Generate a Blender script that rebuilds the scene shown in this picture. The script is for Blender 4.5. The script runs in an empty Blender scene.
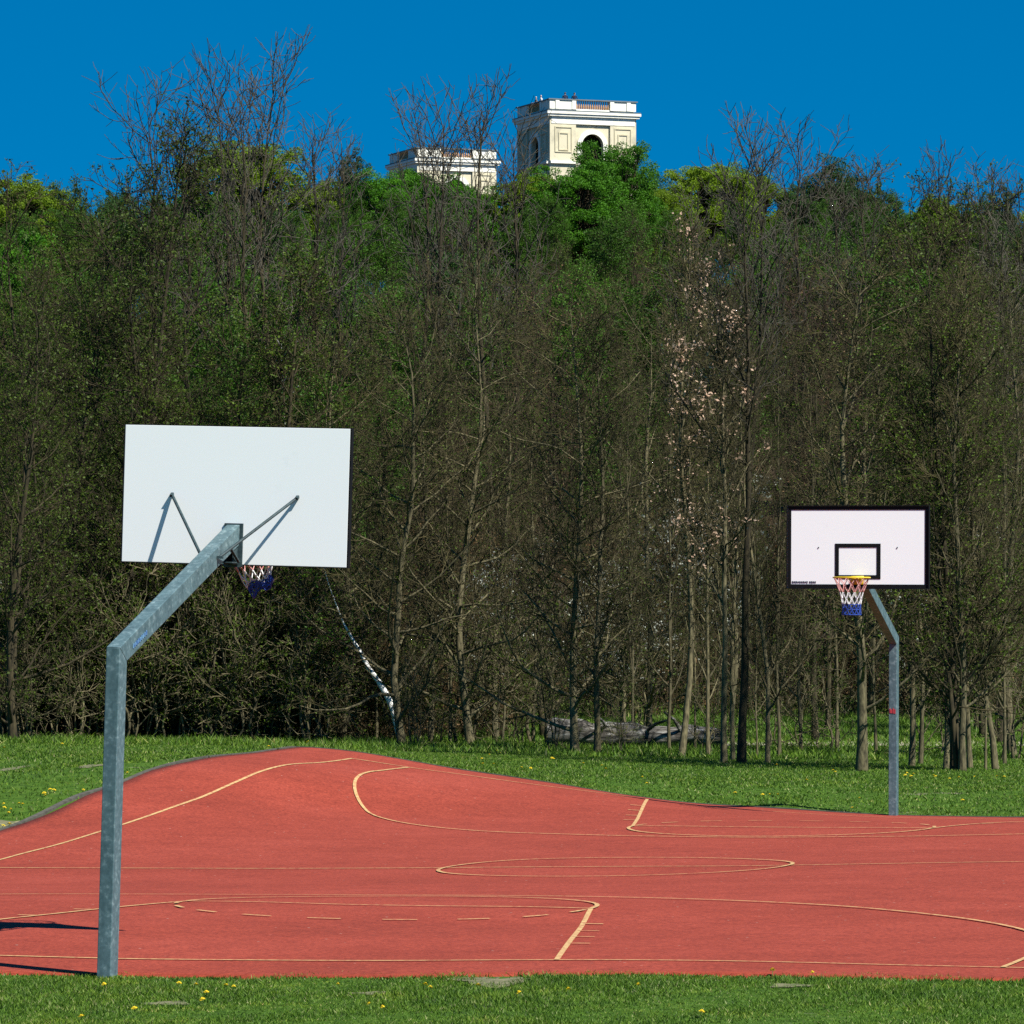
import bpy, bmesh, math, random
import numpy as np
from mathutils import Vector, Matrix
R = math.radians
rng = np.random.default_rng(11)
random.seed(5)
sc = bpy.context.scene
COL = sc.collection

# ------------------------------------------------------------------ camera
F, H, HOR = 4875.0, 2.54, 622.0           # focal length in pixels, eye height, horizon row
cam = bpy.data.cameras.new('camera'); camo = bpy.data.objects.new('camera', cam); COL.objects.link(camo)
cam.sensor_width = 36; cam.lens = 36 * F / 1024; cam.clip_start = .5; cam.clip_end = 6000
PITCH = math.atan((HOR - 512) / F)
camo.location = (0, 0, H); camo.rotation_euler = (math.pi / 2 + PITCH, 0, 0)
sc.camera = camo

def wx(px, Y): return (px - 512) / F * Y
def wz(py, Y): return H + (HOR - py) / F * Y

# ------------------------------------------------------------------ materials
def mat(name):
    m = bpy.data.materials.new(name); m.use_nodes = True
    nt = m.node_tree; b = nt.nodes['Principled BSDF']
    return m, nt, b
def N(nt, t, **k):
    n = nt.nodes.new(t)
    for a, v in k.items():
        if a in n.inputs.keys() if hasattr(n.inputs, 'keys') else False: n.inputs[a].default_value = v
        else: setattr(n, a, v)
    return n
def ramp(nt, fac, stops):
    r = nt.nodes.new('ShaderNodeValToRGB'); e = r.color_ramp.elements
    while len(e) < len(stops): e.new(.5)
    for i, (p, c) in enumerate(stops):
        e[i].position = p; e[i].color = (*c, 1)
    nt.links.new(fac, r.inputs[0]); return r
def noise(nt, scale, detail=4, vec=None, rough=.6):
    n = nt.nodes.new('ShaderNodeTexNoise'); n.inputs['Scale'].default_value = scale
    n.inputs['Detail'].default_value = detail; n.inputs['Roughness'].default_value = rough
    if vec is not None: nt.links.new(vec, n.inputs['Vector'])
    return n
def coords(nt, scale=(1, 1, 1), kind='Object'):
    t = nt.nodes.new('ShaderNodeTexCoord'); m = nt.nodes.new('ShaderNodeMapping')
    m.inputs['Scale'].default_value = scale; nt.links.new(t.outputs[kind], m.inputs[0]); return m.outputs[0]
def mixc(nt, fac, a, b, mode='MIX'):
    m = nt.nodes.new('ShaderNodeMix'); m.data_type = 'RGBA'; m.blend_type = mode
    for s, v in ((0, fac), (6, a), (7, b)):
        if hasattr(v, 'links'): nt.links.new(v, m.inputs[s])
        elif s == 0: m.inputs[0].default_value = v
        else: m.inputs[s].default_value = (*v, 1)
    return m.outputs[2]
def bump(nt, b, h, strength=.4, dist=.01):
    n = nt.nodes.new('ShaderNodeBump'); n.inputs['Strength'].default_value = strength; n.inputs['Distance'].default_value = dist
    nt.links.new(h, n.inputs['Height']); nt.links.new(n.outputs[0], b.inputs['Normal'])
def simple(name, c1, c2=None, scale=6, rough=.8, metal=0, stretch=(1, 1, 1), spec=.3, bmp=0, lo=.35, hi=.68, inst=0.0, kind='Object'):
    m, nt, b = mat(name)
    c2 = c2 or tuple(x * .8 for x in c1)
    n = noise(nt, scale, 5, coords(nt, stretch, kind))
    r = ramp(nt, n.outputs[0], [(lo, c2), (hi, c1)])
    out = r.outputs[0]
    if inst:
        oi = nt.nodes.new('ShaderNodeObjectInfo')
        v = nt.nodes.new('ShaderNodeMapRange'); v.inputs[3].default_value = 1 - inst; v.inputs[4].default_value = 1 + inst
        nt.links.new(oi.outputs['Random'], v.inputs[0])
        hs = nt.nodes.new('ShaderNodeHueSaturation'); nt.links.new(v.outputs[0], hs.inputs['Value']); nt.links.new(out, hs.inputs['Color'])
        out = hs.outputs[0]
    nt.links.new(out, b.inputs['Base Color'])
    b.inputs['Roughness'].default_value = rough; b.inputs['Metallic'].default_value = metal
    b.inputs['Specular IOR Level'].default_value = spec
    if bmp: bump(nt, b, n.outputs[0], bmp)
    return m
def leafmat(name, c1, c2, inst=.25, trans=.35):
    """thin leaves: varied base colour, some light passing through"""
    m, nt, b = mat(name)
    n = noise(nt, 1.7, 3, coords(nt, (1, 1, 1)))
    n2 = noise(nt, 40, 1, coords(nt, (1, 1, 1)))
    a = nt.nodes.new('ShaderNodeMath'); a.operation = 'ADD'; nt.links.new(n.outputs[0], a.inputs[0]); nt.links.new(n2.outputs[0], a.inputs[1])
    h = nt.nodes.new('ShaderNodeMath'); h.operation = 'MULTIPLY'; nt.links.new(a.outputs[0], h.inputs[0]); h.inputs[1].default_value = .5
    r = ramp(nt, h.outputs[0], [(.38, c2), (.6, c1)])
    oi = nt.nodes.new('ShaderNodeObjectInfo')
    v = nt.nodes.new('ShaderNodeMapRange'); v.inputs[3].default_value = 1 - inst; v.inputs[4].default_value = 1 + inst
    nt.links.new(oi.outputs['Random'], v.inputs[0])
    hs = nt.nodes.new('ShaderNodeHueSaturation'); nt.links.new(v.outputs[0], hs.inputs['Value']); nt.links.new(r.outputs[0], hs.inputs['Color'])
    nt.links.new(hs.outputs[0], b.inputs['Base Color']); b.inputs['Roughness'].default_value = .6
    b.inputs['Specular IOR Level'].default_value = .25
    t = nt.nodes.new('ShaderNodeBsdfTranslucent'); nt.links.new(hs.outputs[0], t.inputs[0])
    mx = nt.nodes.new('ShaderNodeMixShader'); mx.inputs[0].default_value = trans
    nt.links.new(b.outputs[0], mx.inputs[1]); nt.links.new(t.outputs[0], mx.inputs[2])
    nt.links.new(mx.outputs[0], nt.nodes['Material Output'].inputs[0])
    return m

# ------------------------------------------------------------------ mesh helpers
def mk_mesh(name, verts, faces, mats, smooth=True):
    """faces: list of (int array Fx3 or Fx4, material index)"""
    me = bpy.data.meshes.new(name)
    verts = np.asarray(verts, dtype=np.float32)
    faces = [(np.asarray(f, dtype=np.int32), m) for f, m in faces if len(f)]
    nl = sum(f.size for f, _ in faces); nf = sum(len(f) for f, _ in faces)
    me.vertices.add(len(verts)); me.vertices.foreach_set('co', verts.ravel())
    me.loops.add(nl); me.polygons.add(nf)
    me.loops.foreach_set('vertex_index', np.concatenate([f.ravel() for f, _ in faces]))
    sizes = np.concatenate([np.full(len(f), f.shape[1], dtype=np.int32) for f, _ in faces])
    me.polygons.foreach_set('loop_start', np.concatenate([[0], np.cumsum(sizes)[:-1]]).astype(np.int32))
    me.polygons.foreach_set('material_index', np.concatenate([np.full(len(f), m, dtype=np.int32) for f, m in faces]))
    me.polygons.foreach_set('use_smooth', np.full(nf, smooth))
    for m in mats: me.materials.append(m)
    me.update(calc_edges=True); me.validate()
    return me
def link(name, me, parent=None, loc=None):
    o = bpy.data.objects.new(name, me); COL.objects.link(o)
    if parent: o.parent = parent
    if loc: o.location = loc
    return o
def tag(o, label=None, cat=None, group=None, kind=None):
    if label: o['label'] = label
    if cat: o['category'] = cat
    if group: o['group'] = group
    if kind: o['kind'] = kind
    return o
def empty(name, loc, rot=(0, 0, 0)):
    o = bpy.data.objects.new(name, None); COL.objects.link(o); o.location = loc; o.rotation_euler = rot
    o.empty_display_size = .2
    return o
def copy_tree(root):
    c = root.copy(); COL.objects.link(c)
    for ch in root.children:
        d = ch.copy(); COL.objects.link(d); d.parent = c
        for g in ch.children:
            e = g.copy(); COL.objects.link(e); e.parent = d
    return c
def norm(v): return v / np.maximum(np.linalg.norm(v, axis=-1, keepdims=True), 1e-9)

class Acc:
    """collects vertices and faces with material indices"""
    def __init__(s): s.v = []; s.f = []; s.n = 0
    def add(s, v, f, m=0):
        v = np.asarray(v, float).reshape(-1, 3)
        s.v.append(v)
        if isinstance(f, list) and len(f) and not hasattr(f[0], '__len__'): f = [f]
        by = {}
        for q in f if not isinstance(f, np.ndarray) else []: by.setdefault(len(q), []).append(q)
        if isinstance(f, np.ndarray): by = {f.shape[1]: f}
        for k, q in by.items(): s.f.append((np.asarray(q) + s.n, m))
        s.n += len(v)
    def box(s, c, d, m=0, M=None):
        c = np.array(c, float); d = np.array(d, float) / 2
        v = np.array([[x, y, z] for x in (-1, 1) for y in (-1, 1) for z in (-1, 1)]) * d + c
        if M is not None: v = np.array([(M @ Vector(p))[:] for p in v])
        s.add(v, [[0, 1, 3, 2], [4, 6, 7, 5], [0, 4, 5, 1], [2, 3, 7, 6], [0, 2, 6, 4], [1, 5, 7, 3]], m)
    def tube(s, P, r, sides=8, m=0, cap=True):
        P = np.asarray(P, float); r = np.broadcast_to(np.asarray(r, float), (len(P),))
        v, f = tubes(P[None], r[None], sides); s.add(v, f, m)
        if cap:
            b = s.n - len(v)
            s.f.append((np.array([[b + i for i in range(sides)]][:1]), m)); s.f.append((np.array([[s.n - 1 - i for i in range(sides)]]), m))
    def mesh(s, name, mats, smooth=False): return mk_mesh(name, np.concatenate(s.v), s.f, mats, smooth)

def tubes(P, Rr, sides):
    """P (N,K,3) centre lines, Rr (N,K) radii -> verts, quads"""
    Nn, K, _ = P.shape
    T = np.empty_like(P); T[:, 1:-1] = P[:, 2:] - P[:, :-2]; T[:, 0] = P[:, 1] - P[:, 0]; T[:, -1] = P[:, -1] - P[:, -2]
    T = norm(T)
    mean = norm(P[:, -1] - P[:, 0] + 1e-6)
    ref = np.where(np.abs(mean[:, 2:3]) > .8, np.array([[1., 0, 0]]), np.array([[0, 0, 1.]]))
    A = norm(np.cross(T, ref[:, None, :])); B = np.cross(T, A)
    a = np.arange(sides) / sides * 2 * np.pi
    V = P[:, :, None, :] + Rr[:, :, None, None] * (np.cos(a)[None, None, :, None] * A[:, :, None, :] + np.sin(a)[None, None, :, None] * B[:, :, None, :])
    idx = np.arange(Nn * K * sides).reshape(Nn, K, sides)
    nx = np.roll(idx, -1, axis=2)
    f = np.stack([idx[:, :-1], nx[:, :-1], nx[:, 1:], idx[:, 1:]], axis=-1).reshape(-1, 4)
    return V.reshape(-1, 3), f

# ------------------------------------------------------------------ the undulating ground
TH = R(15); AX = np.array([math.sin(TH), math.cos(TH)]); RT = np.array([math.cos(TH), -math.sin(TH)])
CC = np.array([1.05, 49.6]); HWID = 7.05; EW = 8.18; EV = 15.12
def uv2xy(u, v):
    u = np.asarray(u, float)[..., None]; v = np.asarray(v, float)[..., None]
    return CC + u * RT + v * AX
def samples_on(fn, pts):
    """fn(t) -> (u,v), t dense in 0..1; find where the drawn column meets the line, get the height from the row"""
    t = np.linspace(0, 1, 600); u, v = fn(t); xy = uv2xy(u, v)
    px = 512 + F * xy[:, 0] / xy[:, 1]
    out = []
    for x, y in pts:
        k = int(np.argmin(np.abs(px - x)))
        if abs(px[k] - x) > 8: continue
        X, Y = xy[k]; out.append((X, Y, wz(y, Y)))
    return out
S = []
seg = lambda a, b: (lambda t: (a[0] + (b[0] - a[0]) * t, a[1] + (b[1] - a[1]) * t))
def arcf(cu, cv, r, a0, a1): return lambda t: (cu + r * np.cos(a0 + (a1 - a0) * t), cv + r * np.sin(a0 + (a1 - a0) * t))
S += samples_on(seg((-9, 0), (9, 0)), [(0, 869), (100, 869.3), (200, 869.6), (256, 869.8), (340, 869.6), (430, 869.3), (512, 868.5), (640, 867.6), (768, 867), (800, 866.2), (900, 864.8), (1024, 863)])
S += samples_on(seg((-9, -14), (9, -14)), [(0, 957), (60, 958.5), (120, 960.3), (190, 961), (256, 961.5), (390, 962.3), (512, 961.5), (640, 961.5), (768, 963.3), (896, 966.8), (1023, 969.5)])
S += samples_on(seg((-HWID, -3), (-HWID, 14)), [(0, 861), (25, 854), (57, 846), (100, 832.5), (122, 826), (162, 812.5), (200, 799), (225, 787.5), (255, 774), (271, 769), (288, 765.5), (318, 764), (349, 759.8)])
S += samples_on(seg((-EW, -3), (-EW, EV)), [(0, 832.5), (20, 826), (50, 812.5), (82, 796), (102, 791), (122, 785), (150, 772.5), (185, 762.5), (210, 757.5), (240, 755), (255, 754), (288, 749), (300, 748)])
S += samples_on(seg((-EW, EV), (9, EV)), [(308, 747.5), (356, 752.5), (406, 761), (456, 770), (511, 777.5), (562, 785), (612, 794), (652, 799), (687, 804), (712, 805.5), (767, 808.2), (843, 813.5), (888, 816), (943, 817), (1023, 818)])
S += samples_on(seg((-HWID, 14), (HWID, 14)), [(351, 759.5), (411, 769), (468, 776), (511, 782.5), (562, 789), (612, 795)])
S += samples_on(arcf(0, 12.425, 6.25, R(200), R(340)), [(368, 814.5), (386, 820), (416, 826), (456, 830.5), (511, 834), (549, 835), (612, 837), (679, 838), (767, 839), (843, 838), (908, 838), (968, 836.5), (1023, 835.5)])
S += samples_on(arcf(0, -12.425, 6.25, R(10), R(170)), [(0, 896), (128, 896), (256, 896.5), (400, 897), (512, 897.5), (640, 899.5), (768, 904), (843, 908), (908, 914), (968, 921), (1020, 931)])
S += samples_on(seg((3, -14), (1.8, -8.2)), [(597, 912.5), (582, 927.5), (572, 940)])
S += samples_on(seg((-3, -14), (-1.8, -8.2)), [(0, 921), (50, 916), (100, 910.5), (150, 905.7)])
S += samples_on(seg((-1.8, -8.2), (1.8, -8.2)), [(200, 903), (256, 903), (331, 906), (456, 908), (512, 908), (587, 907.5)])
S += samples_on(arcf(0, 0, 1.8, R(10), R(170)), [(512, 861.5), (640, 859), (768, 861.5)])
S += samples_on(arcf(0, 0, 1.8, R(190), R(350)), [(512, 877.5), (640, 877), (768, 870)])
S += samples_on(seg((-3, 14), (-1.8, 8.2)), [(646, 802), (641, 812)])
S += samples_on(seg((-1.8, 8.2), (1.8, 8.2)), [(650, 827), (767, 828.5), (893, 829)])
S += samples_on(seg((3, 14), (1.8, 8.2)), [(968, 825.5), (1015, 823)])
S += samples_on(seg((-9, -EV), (9, -EV)), [(0, 973), (110, 976), (256, 977), (512, 975), (768, 975), (1024, 980)])
S += [(-5, 25, 0), (0, 25, 0), (5, 25, 0), (-4, 31, 0), (0, 31, 0), (4, 31, 0), (-12, 35, 0), (12, 35, 0), (12, 48, 0), (13, 62, 0), (-12, 45, 0), (-12, 56, -.05),
      (-8.2, 64, .35), (-9, 72, .5), (-9.5, 82, .4), (-10, 95, .2), (-6, 72, .6), (-6, 84, .4), (-6, 96, .15), (-3, 74, .5), (0, 74, .22), (-3, 86, .25),
      (2, 66, .17), (3.1, 65.6, .12), (4, 65.4, .08), (5, 65.3, .02), (3, 68.5, .22), (6, 68.5, .14), (9, 68, .08), (3, 74, .18), (7, 73, .10), (10, 74, .06), (0, 90, .08), (5, 90, 0), (10, 90, 0), (0, 104, 0), (6, 104, 0), (12, 104, 0), (-8, 106, .05), (-16, 70, .4), (-16, 95, .2), (18, 70, 0), (18, 95, 0), (-18, 110, 0), (18, 110, 0)]
S = np.array(S)
def tps_k(a, b):
    d2 = ((a[:, None, :] - b[None]) ** 2).sum(-1); return .5 * d2 * np.log(d2 + 1e-12)
A_ = np.zeros((len(S) + 3, len(S) + 3)); P_ = np.c_[np.ones(len(S)), S[:, :2]]
A_[:len(S), :len(S)] = tps_k(S[:, :2], S[:, :2]) + np.eye(len(S)) * .35
A_[:len(S), len(S):] = P_; A_[len(S):, :len(S)] = P_.T
W_ = np.linalg.solve(A_, np.r_[S[:, 2], 0, 0, 0])
def sstep(x, a, b): t = np.clip((x - a) / (b - a), 0, 1); return t * t * (3 - 2 * t)
def hill(X, Y):
    h = 25 * sstep(Y, 112, 400) * (1 + .04 * np.sin(X / 23)) + 1.2 * sstep(Y, 112, 135)
    h = h + 1.0 * np.sin(X / 31 + Y / 40) * sstep(Y, 130, 250)
    side = sstep(np.abs(X), 150, 600)
    return h * (1 - .7 * side)
def ground(X, Y):
    X = np.atleast_1d(np.asarray(X, float)); Y = np.atleast_1d(np.asarray(Y, float))
    sh = X.shape; x = X.ravel(); y = Y.ravel(); z = hill(x, y)
    m = (np.abs(x) < 24) & (y > 16) & (y < 116)
    if m.any():
        q = np.c_[x[m], y[m]]
        r = np.concatenate([tps_k(qq, S[:, :2]) @ W_[:len(S)] for qq in np.array_split(q, max(1, len(q) // 20000 + 1))]) + np.c_[np.ones(len(q)), q] @ W_[len(S):]
        w = (1 - sstep(np.abs(q[:, 0]), 14, 22)) * sstep(q[:, 1], 18, 26) * (1 - sstep(q[:, 1], 98, 114))
        z[m] = z[m] * (1 - w) + r * w
    return z.reshape(sh)
def g1(x, y): return float(ground(x, y)[0])
def at(px, py):
    """ground point seen at a pixel of the flat court plain (height solved along the ray)"""
    Y0 = np.linspace(28, 135, 1500); X0 = wx(px, Y0); z = ground(X0, Y0); ray = wz(py, Y0)
    k = np.where(ray <= z)[0]; k = k[0] if len(k) else -1
    return X0[k], Y0[k], z[k]

# ------------------------------------------------------------------ setting: terrain, court, markings
def in_court(X, Y, pad=0.):
    d = np.stack([X, Y], -1) - CC; u = d @ RT; v = d @ AX
    return np.minimum(EW + pad - np.abs(u), EV + pad - np.abs(v))
def axis_pts(lo, hi, f0, f1, fine, n):
    a = lo + (f0 - lo) * (1 - np.linspace(1, 0, n) ** 3)[:-1]; b = np.arange(f0, f1, fine); c = f1 + (hi - f1) * np.linspace(0, 1, n) ** 3
    return np.concatenate([a, b, c])
gx = axis_pts(-2500, 2500, -14, 14, .3, 40); gy = np.concatenate([[-300, -100, -30, 0, 12, 20, 24], np.arange(27, 76, .3), np.arange(76, 125, 1.), 125 + 3000 * np.linspace(0, 1, 70) ** 2.2])
GX, GY = np.meshgrid(gx, gy); GZ = ground(GX, GY)
GZ = GZ - .07 * np.clip(in_court(GX, GY, .02) / .35, 0, 1)
idx = np.arange(GX.size).reshape(GX.shape)
fq = np.stack([idx[:-1, :-1], idx[:-1, 1:], idx[1:, 1:], idx[1:, :-1]], -1).reshape(-1, 4)

m, nt, b = mat('meadow and forest floor')
cd = coords(nt)
sep = nt.nodes.new('ShaderNodeSeparateXYZ'); nt.links.new(cd, sep.inputs[0])
n1 = noise(nt, .35, 6, cd); n2 = noise(nt, 7, 5, cd); n3 = noise(nt, .9, 5, cd)
gr = ramp(nt, n2.outputs[0], [(.3, (.022, .050, .006)), (.55, (.05, .105, .010)), (.8, (.10, .14, .03))])
soil = ramp(nt, n2.outputs[0], [(.3, (.10, .085, .055)), (.7, (.26, .23, .17))])
pf = ramp(nt, n3.outputs[0], [(.64, (0, 0, 0)), (.72, (1, 1, 1))])
meadow = mixc(nt, pf.outputs[0], gr.outputs[0], soil.outputs[0])
litter = ramp(nt, n2.outputs[0], [(.3, (.022, .017, .009)), (.6, (.065, .046, .024)), (.75, (.04, .06, .015))])
fy = nt.nodes.new('ShaderNodeMapRange'); fy.inputs[1].default_value = 117; fy.inputs[2].default_value = 126
ad = nt.nodes.new('ShaderNodeMath'); ad.operation = 'MULTIPLY_ADD'; ad.inputs[1].default_value = 24; nt.links.new(n1.outputs[0], ad.inputs[0])
nt.links.new(sep.outputs[1], ad.inputs[2])
sb = nt.nodes.new('ShaderNodeMath'); sb.operation = 'SUBTRACT'; sb.inputs[1].default_value = 12; nt.links.new(ad.outputs[0], sb.inputs[0])
nt.links.new(sb.outputs[0], fy.inputs[0])
nt.links.new(mixc(nt, fy.outputs[0], meadow, litter.outputs[0]), b.inputs['Base Color'])
b.inputs['Roughness'].default_value = .95; b.inputs['Specular IOR Level'].default_value = .1
bump(nt, b, n2.outputs[0], .6, .05)
o = link('ground', mk_mesh('ground', np.c_[GX.ravel(), GY.ravel(), GZ.ravel()], [(fq, 0)], [m])); tag(o, kind='structure')

# court sheet with a rounded-off skirt
cu = np.concatenate([[-EW - .01], np.arange(-EW, EW, .2), [EW, EW + .01]]); cv = np.concatenate([[-EV - .01], np.arange(-EV, EV, .2), [EV, EV + .01]])
CU, CV = np.meshgrid(cu, cv)
wob = .05 * np.sin(CV * 1.3) * np.exp(-(EW - np.abs(CU))) 
XY = uv2xy(CU + wob, CV + .05 * np.sin(CU * 1.7 + 1) * np.exp(-(EV - np.abs(CV)))); CZ = ground(XY[..., 0], XY[..., 1]) + .012
CZ[0] -= .12; CZ[-1] -= .12; CZ[:, 0] -= .12; CZ[:, -1] -= .12
idx = np.arange(CU.size).reshape(CU.shape)
fq = np.stack([idx[:-1, :-1], idx[:-1, 1:], idx[1:, 1:], idx[1:, :-1]], -1).reshape(-1, 4)
m, nt, b = mat('red rubber court surface')
cd = coords(nt); n1 = noise(nt, .5, 5, cd); n2 = noise(nt, 26, 6, cd, .85); n3 = noise(nt, 3.5, 8, cd, .7)
c0 = ramp(nt, n1.outputs[0], [(.3, (.215, .032, .016)), (.5, (.245, .037, .019)), (.72, (.275, .045, .025))])
c1 = ramp(nt, n2.outputs[0], [(.34, (.5, .42, .42)), (.5, (1, 1, 1)), (.66, (1.45, 1.6, 1.6))])
c2 = ramp(nt, n3.outputs[0], [(.3, (.84, .80, .80)), (.5, (1, 1, 1)), (.7, (1.08, 1.12, 1.15))])
cc = mixc(nt, 1, mixc(nt, 1, c0.outputs[0], c1.outputs[0], 'MULTIPLY'), c2.outputs[0], 'MULTIPLY')
vor = nt.nodes.new('ShaderNodeTexVoronoi'); vor.inputs['Scale'].default_value = 7; nt.links.new(cd, vor.inputs[0])
sp = ramp(nt, vor.outputs[0], [(.05, (1, 1, 1)), (.10, (0, 0, 0))])
pk = ramp(nt, vor.outputs[1], [(.6, (0, 0, 0)), (.85, (1, 1, 1))])
spk = mixc(nt, 1, sp.outputs[0], pk.outputs[0], 'MULTIPLY')
cc = mixc(nt, spk, cc, (.42, .30, .24))
nt.links.new(cc, b.inputs['Base Color']); b.inputs['Roughness'].default_value = .9; b.inputs['Specular IOR Level'].default_value = .25
bump(nt, b, n2.outputs[0], .5, .008)
o = link('court_floor', mk_mesh('court_floor', np.c_[XY.reshape(-1, 2), CZ.ravel()], [(fq, 0)], [m])); tag(o, kind='structure')

# kerb round the court
LINE = simple('faded yellow line paint', (.50, .33, .14), (.32, .10, .05), 18, .8, lo=.34, hi=.54)
def ribbon(acc, uu, vv, w, lift, mi=0, t3=0.):
    uu = np.asarray(uu, float); vv = np.asarray(vv, float)
    d = norm(np.stack([np.gradient(uu), np.gradient(vv)], -1)); nrm = np.stack([-d[:, 1], d[:, 0]], -1) * w / 2
    a = uv2xy(uu + nrm[:, 0], vv + nrm[:, 1]); c = uv2xy(uu - nrm[:, 0], vv - nrm[:, 1])
    P = np.concatenate([a, c]); z = ground(P[:, 0], P[:, 1]) + lift; n = len(uu)
    f = np.array([[i, i + 1, n + i + 1, n + i] for i in range(n - 1)])
    V = np.c_[P, z]
    if t3:
        V = np.concatenate([V, V - [0, 0, t3]]); k = 2 * n
        f = np.concatenate([f, [[i + 1, i, k + i, k + i + 1] for i in range(n - 1)], [[n + i, n + i + 1, k + n + i + 1, k + n + i] for i in range(n - 1)]])
    acc.add(V, f, mi)
def line(acc, a, c, w=.042, lift=.018):
    n = max(3, int(math.hypot(a[0] - c[0], a[1] - c[1]) / .12)); ribbon(acc, np.linspace(a[0], c[0], n), np.linspace(a[1], c[1], n), w, lift)
def arc(acc, cu_, cv_, r, a0, a1, w=.042, lift=.018):
    n = max(4, int(abs(a1 - a0) * r / .1)); a = np.linspace(a0, a1, n); ribbon(acc, cu_ + r * np.cos(a), cv_ + r * np.sin(a), w, lift)
K = Acc(); hw = HWID
for s in (-1, 1):
    line(K, (s * hw, -14.025), (s * hw, 14.025)); line(K, (-hw, s * 14), (hw, s * 14), lift=.019)
    for q in (-1, 1):
        line(K, (q * 3, s * 14), (q * 1.8, s * 8.2), lift=.0205)
        line(K, (q * 6.25, s * 14), (q * 6.25, s * 12.425), lift=.0205)
        for dd in (1.75, 2.6, 3.45, 4.3):
            t = dd / 5.8; e = 3 - 1.2 * t; line(K, (q * e, s * (14 - dd)), (q * (e + .17), s * (14 - dd)), lift=.0215)
    line(K, (-1.8, s * 8.2), (1.8, s * 8.2), lift=.0215)
    a0 = 0 if s < 0 else math.pi
    arc(K, 0, s * 8.2, 1.8, a0, a0 + math.pi, lift=.0225)
    for k in range(9):                     # dashed inner half of the free-throw circle
        c = a0 + math.pi + math.pi * (k + .5) / 9; arc(K, 0, s * 8.2, 1.8, c - .08, c + .08, lift=.0225)
    b0 = 0 if s < 0 else math.pi
    arc(K, 0, s * 12.425, 6.25, b0, b0 + math.pi, lift=.0235)
line(K, (-hw, 0), (hw, 0), lift=.020); arc(K, 0, 0, 1.8, 0, 2 * math.pi, lift=.0225)
tag(link('court_markings', K.mesh('court_markings', [LINE], True)), kind='structure')
K = Acc(); n = 160
kb = simple('grey concrete kerb', (.10, .095, .075), (.05, .045, .035), 9, .9, bmp=.3)
for s in (-1, 1):
    ribbon(K, np.full(n, s * (EW + .055)), np.linspace(-EV - .1, EV + .1, n), .06, .022, 0, .15)
    if s > 0: ribbon(K, np.linspace(-EW, EW, n), np.full(n, s * (EV + .055)), .06, .020, 0, .15)
tag(link('kerb', K.mesh('kerb', [kb])), kind='structure')
# sandy path behind the first trees
K = Acc()
P = np.array([[x, 101.0 + .4 * math.sin(x / 3) + (x - 8) * .1] for x in np.arange(3.5, 30, .5)]); n = len(P)
a = P + [0, 1.6]; c = P - [0, 1.6]; V = np.concatenate([a, c]); V = np.c_[V, ground(V[:, 0], V[:, 1]) + .02]
K.add(V, np.array([[i, n + i, n + i + 1, i + 1] for i in range(n - 1)]))
tag(link('path', K.mesh('path', [simple('pale sandy path', (.42, .38, .28), (.25, .22, .15), 3, .95)], True)), kind='structure')

# ------------------------------------------------------------------ grass (uncountable: one object)
SOIL = [at(*p) + r for p, r in (((497, 980), (.28, .5)), ((168, 1003), (.16, .16)), ((10, 825), (.3, .3)), ((15, 972), (.6, .12)), ((93, 766), (.2, .35)), ((370, 993), (.12, .12)), ((790, 986), (.15, .12)), ((12, 769), (.2, .5)))]
# a thin sheet of dry soil lying on each worn spot
K = Acc()
for (X, Y, Z, rx, ry) in SOIL:
    n = 26; a = np.arange(n) / n * 2 * np.pi; rr = 1 + .25 * np.sin(3 * a + X) + .12 * np.sin(7 * a)
    V = [[X, Y]]
    for q in (.5, 1): V += [[X + rx * q * c * r_, Y + ry * q * s_ * r_] for c, s_, r_ in zip(np.cos(a), np.sin(a), rr)]
    V = np.array(V); V = V[[True] * len(V)]; V = np.c_[V, ground(V[:, 0], V[:, 1]) + .006]
    inside = in_court(V[:, 0], V[:, 1]) > -.12; V[inside, 2] -= .05
    f3 = np.array([[0, 1 + i, 1 + (i + 1) % n] for i in range(n)]); f4 = np.array([[1 + i, 1 + n + i, 1 + n + (i + 1) % n, 1 + (i + 1) % n] for i in range(n)])
    base = K.n; K.v.append(V); K.f += [(f3 + base, 0), (f4 + base, 0)]; K.n += len(V)
tag(link('bare_soil', K.mesh('bare_soil', [simple('dry trodden soil', (.20, .18, .10), (.07, .08, .03), 12, .95, bmp=.5)], True)), kind='structure')
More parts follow.
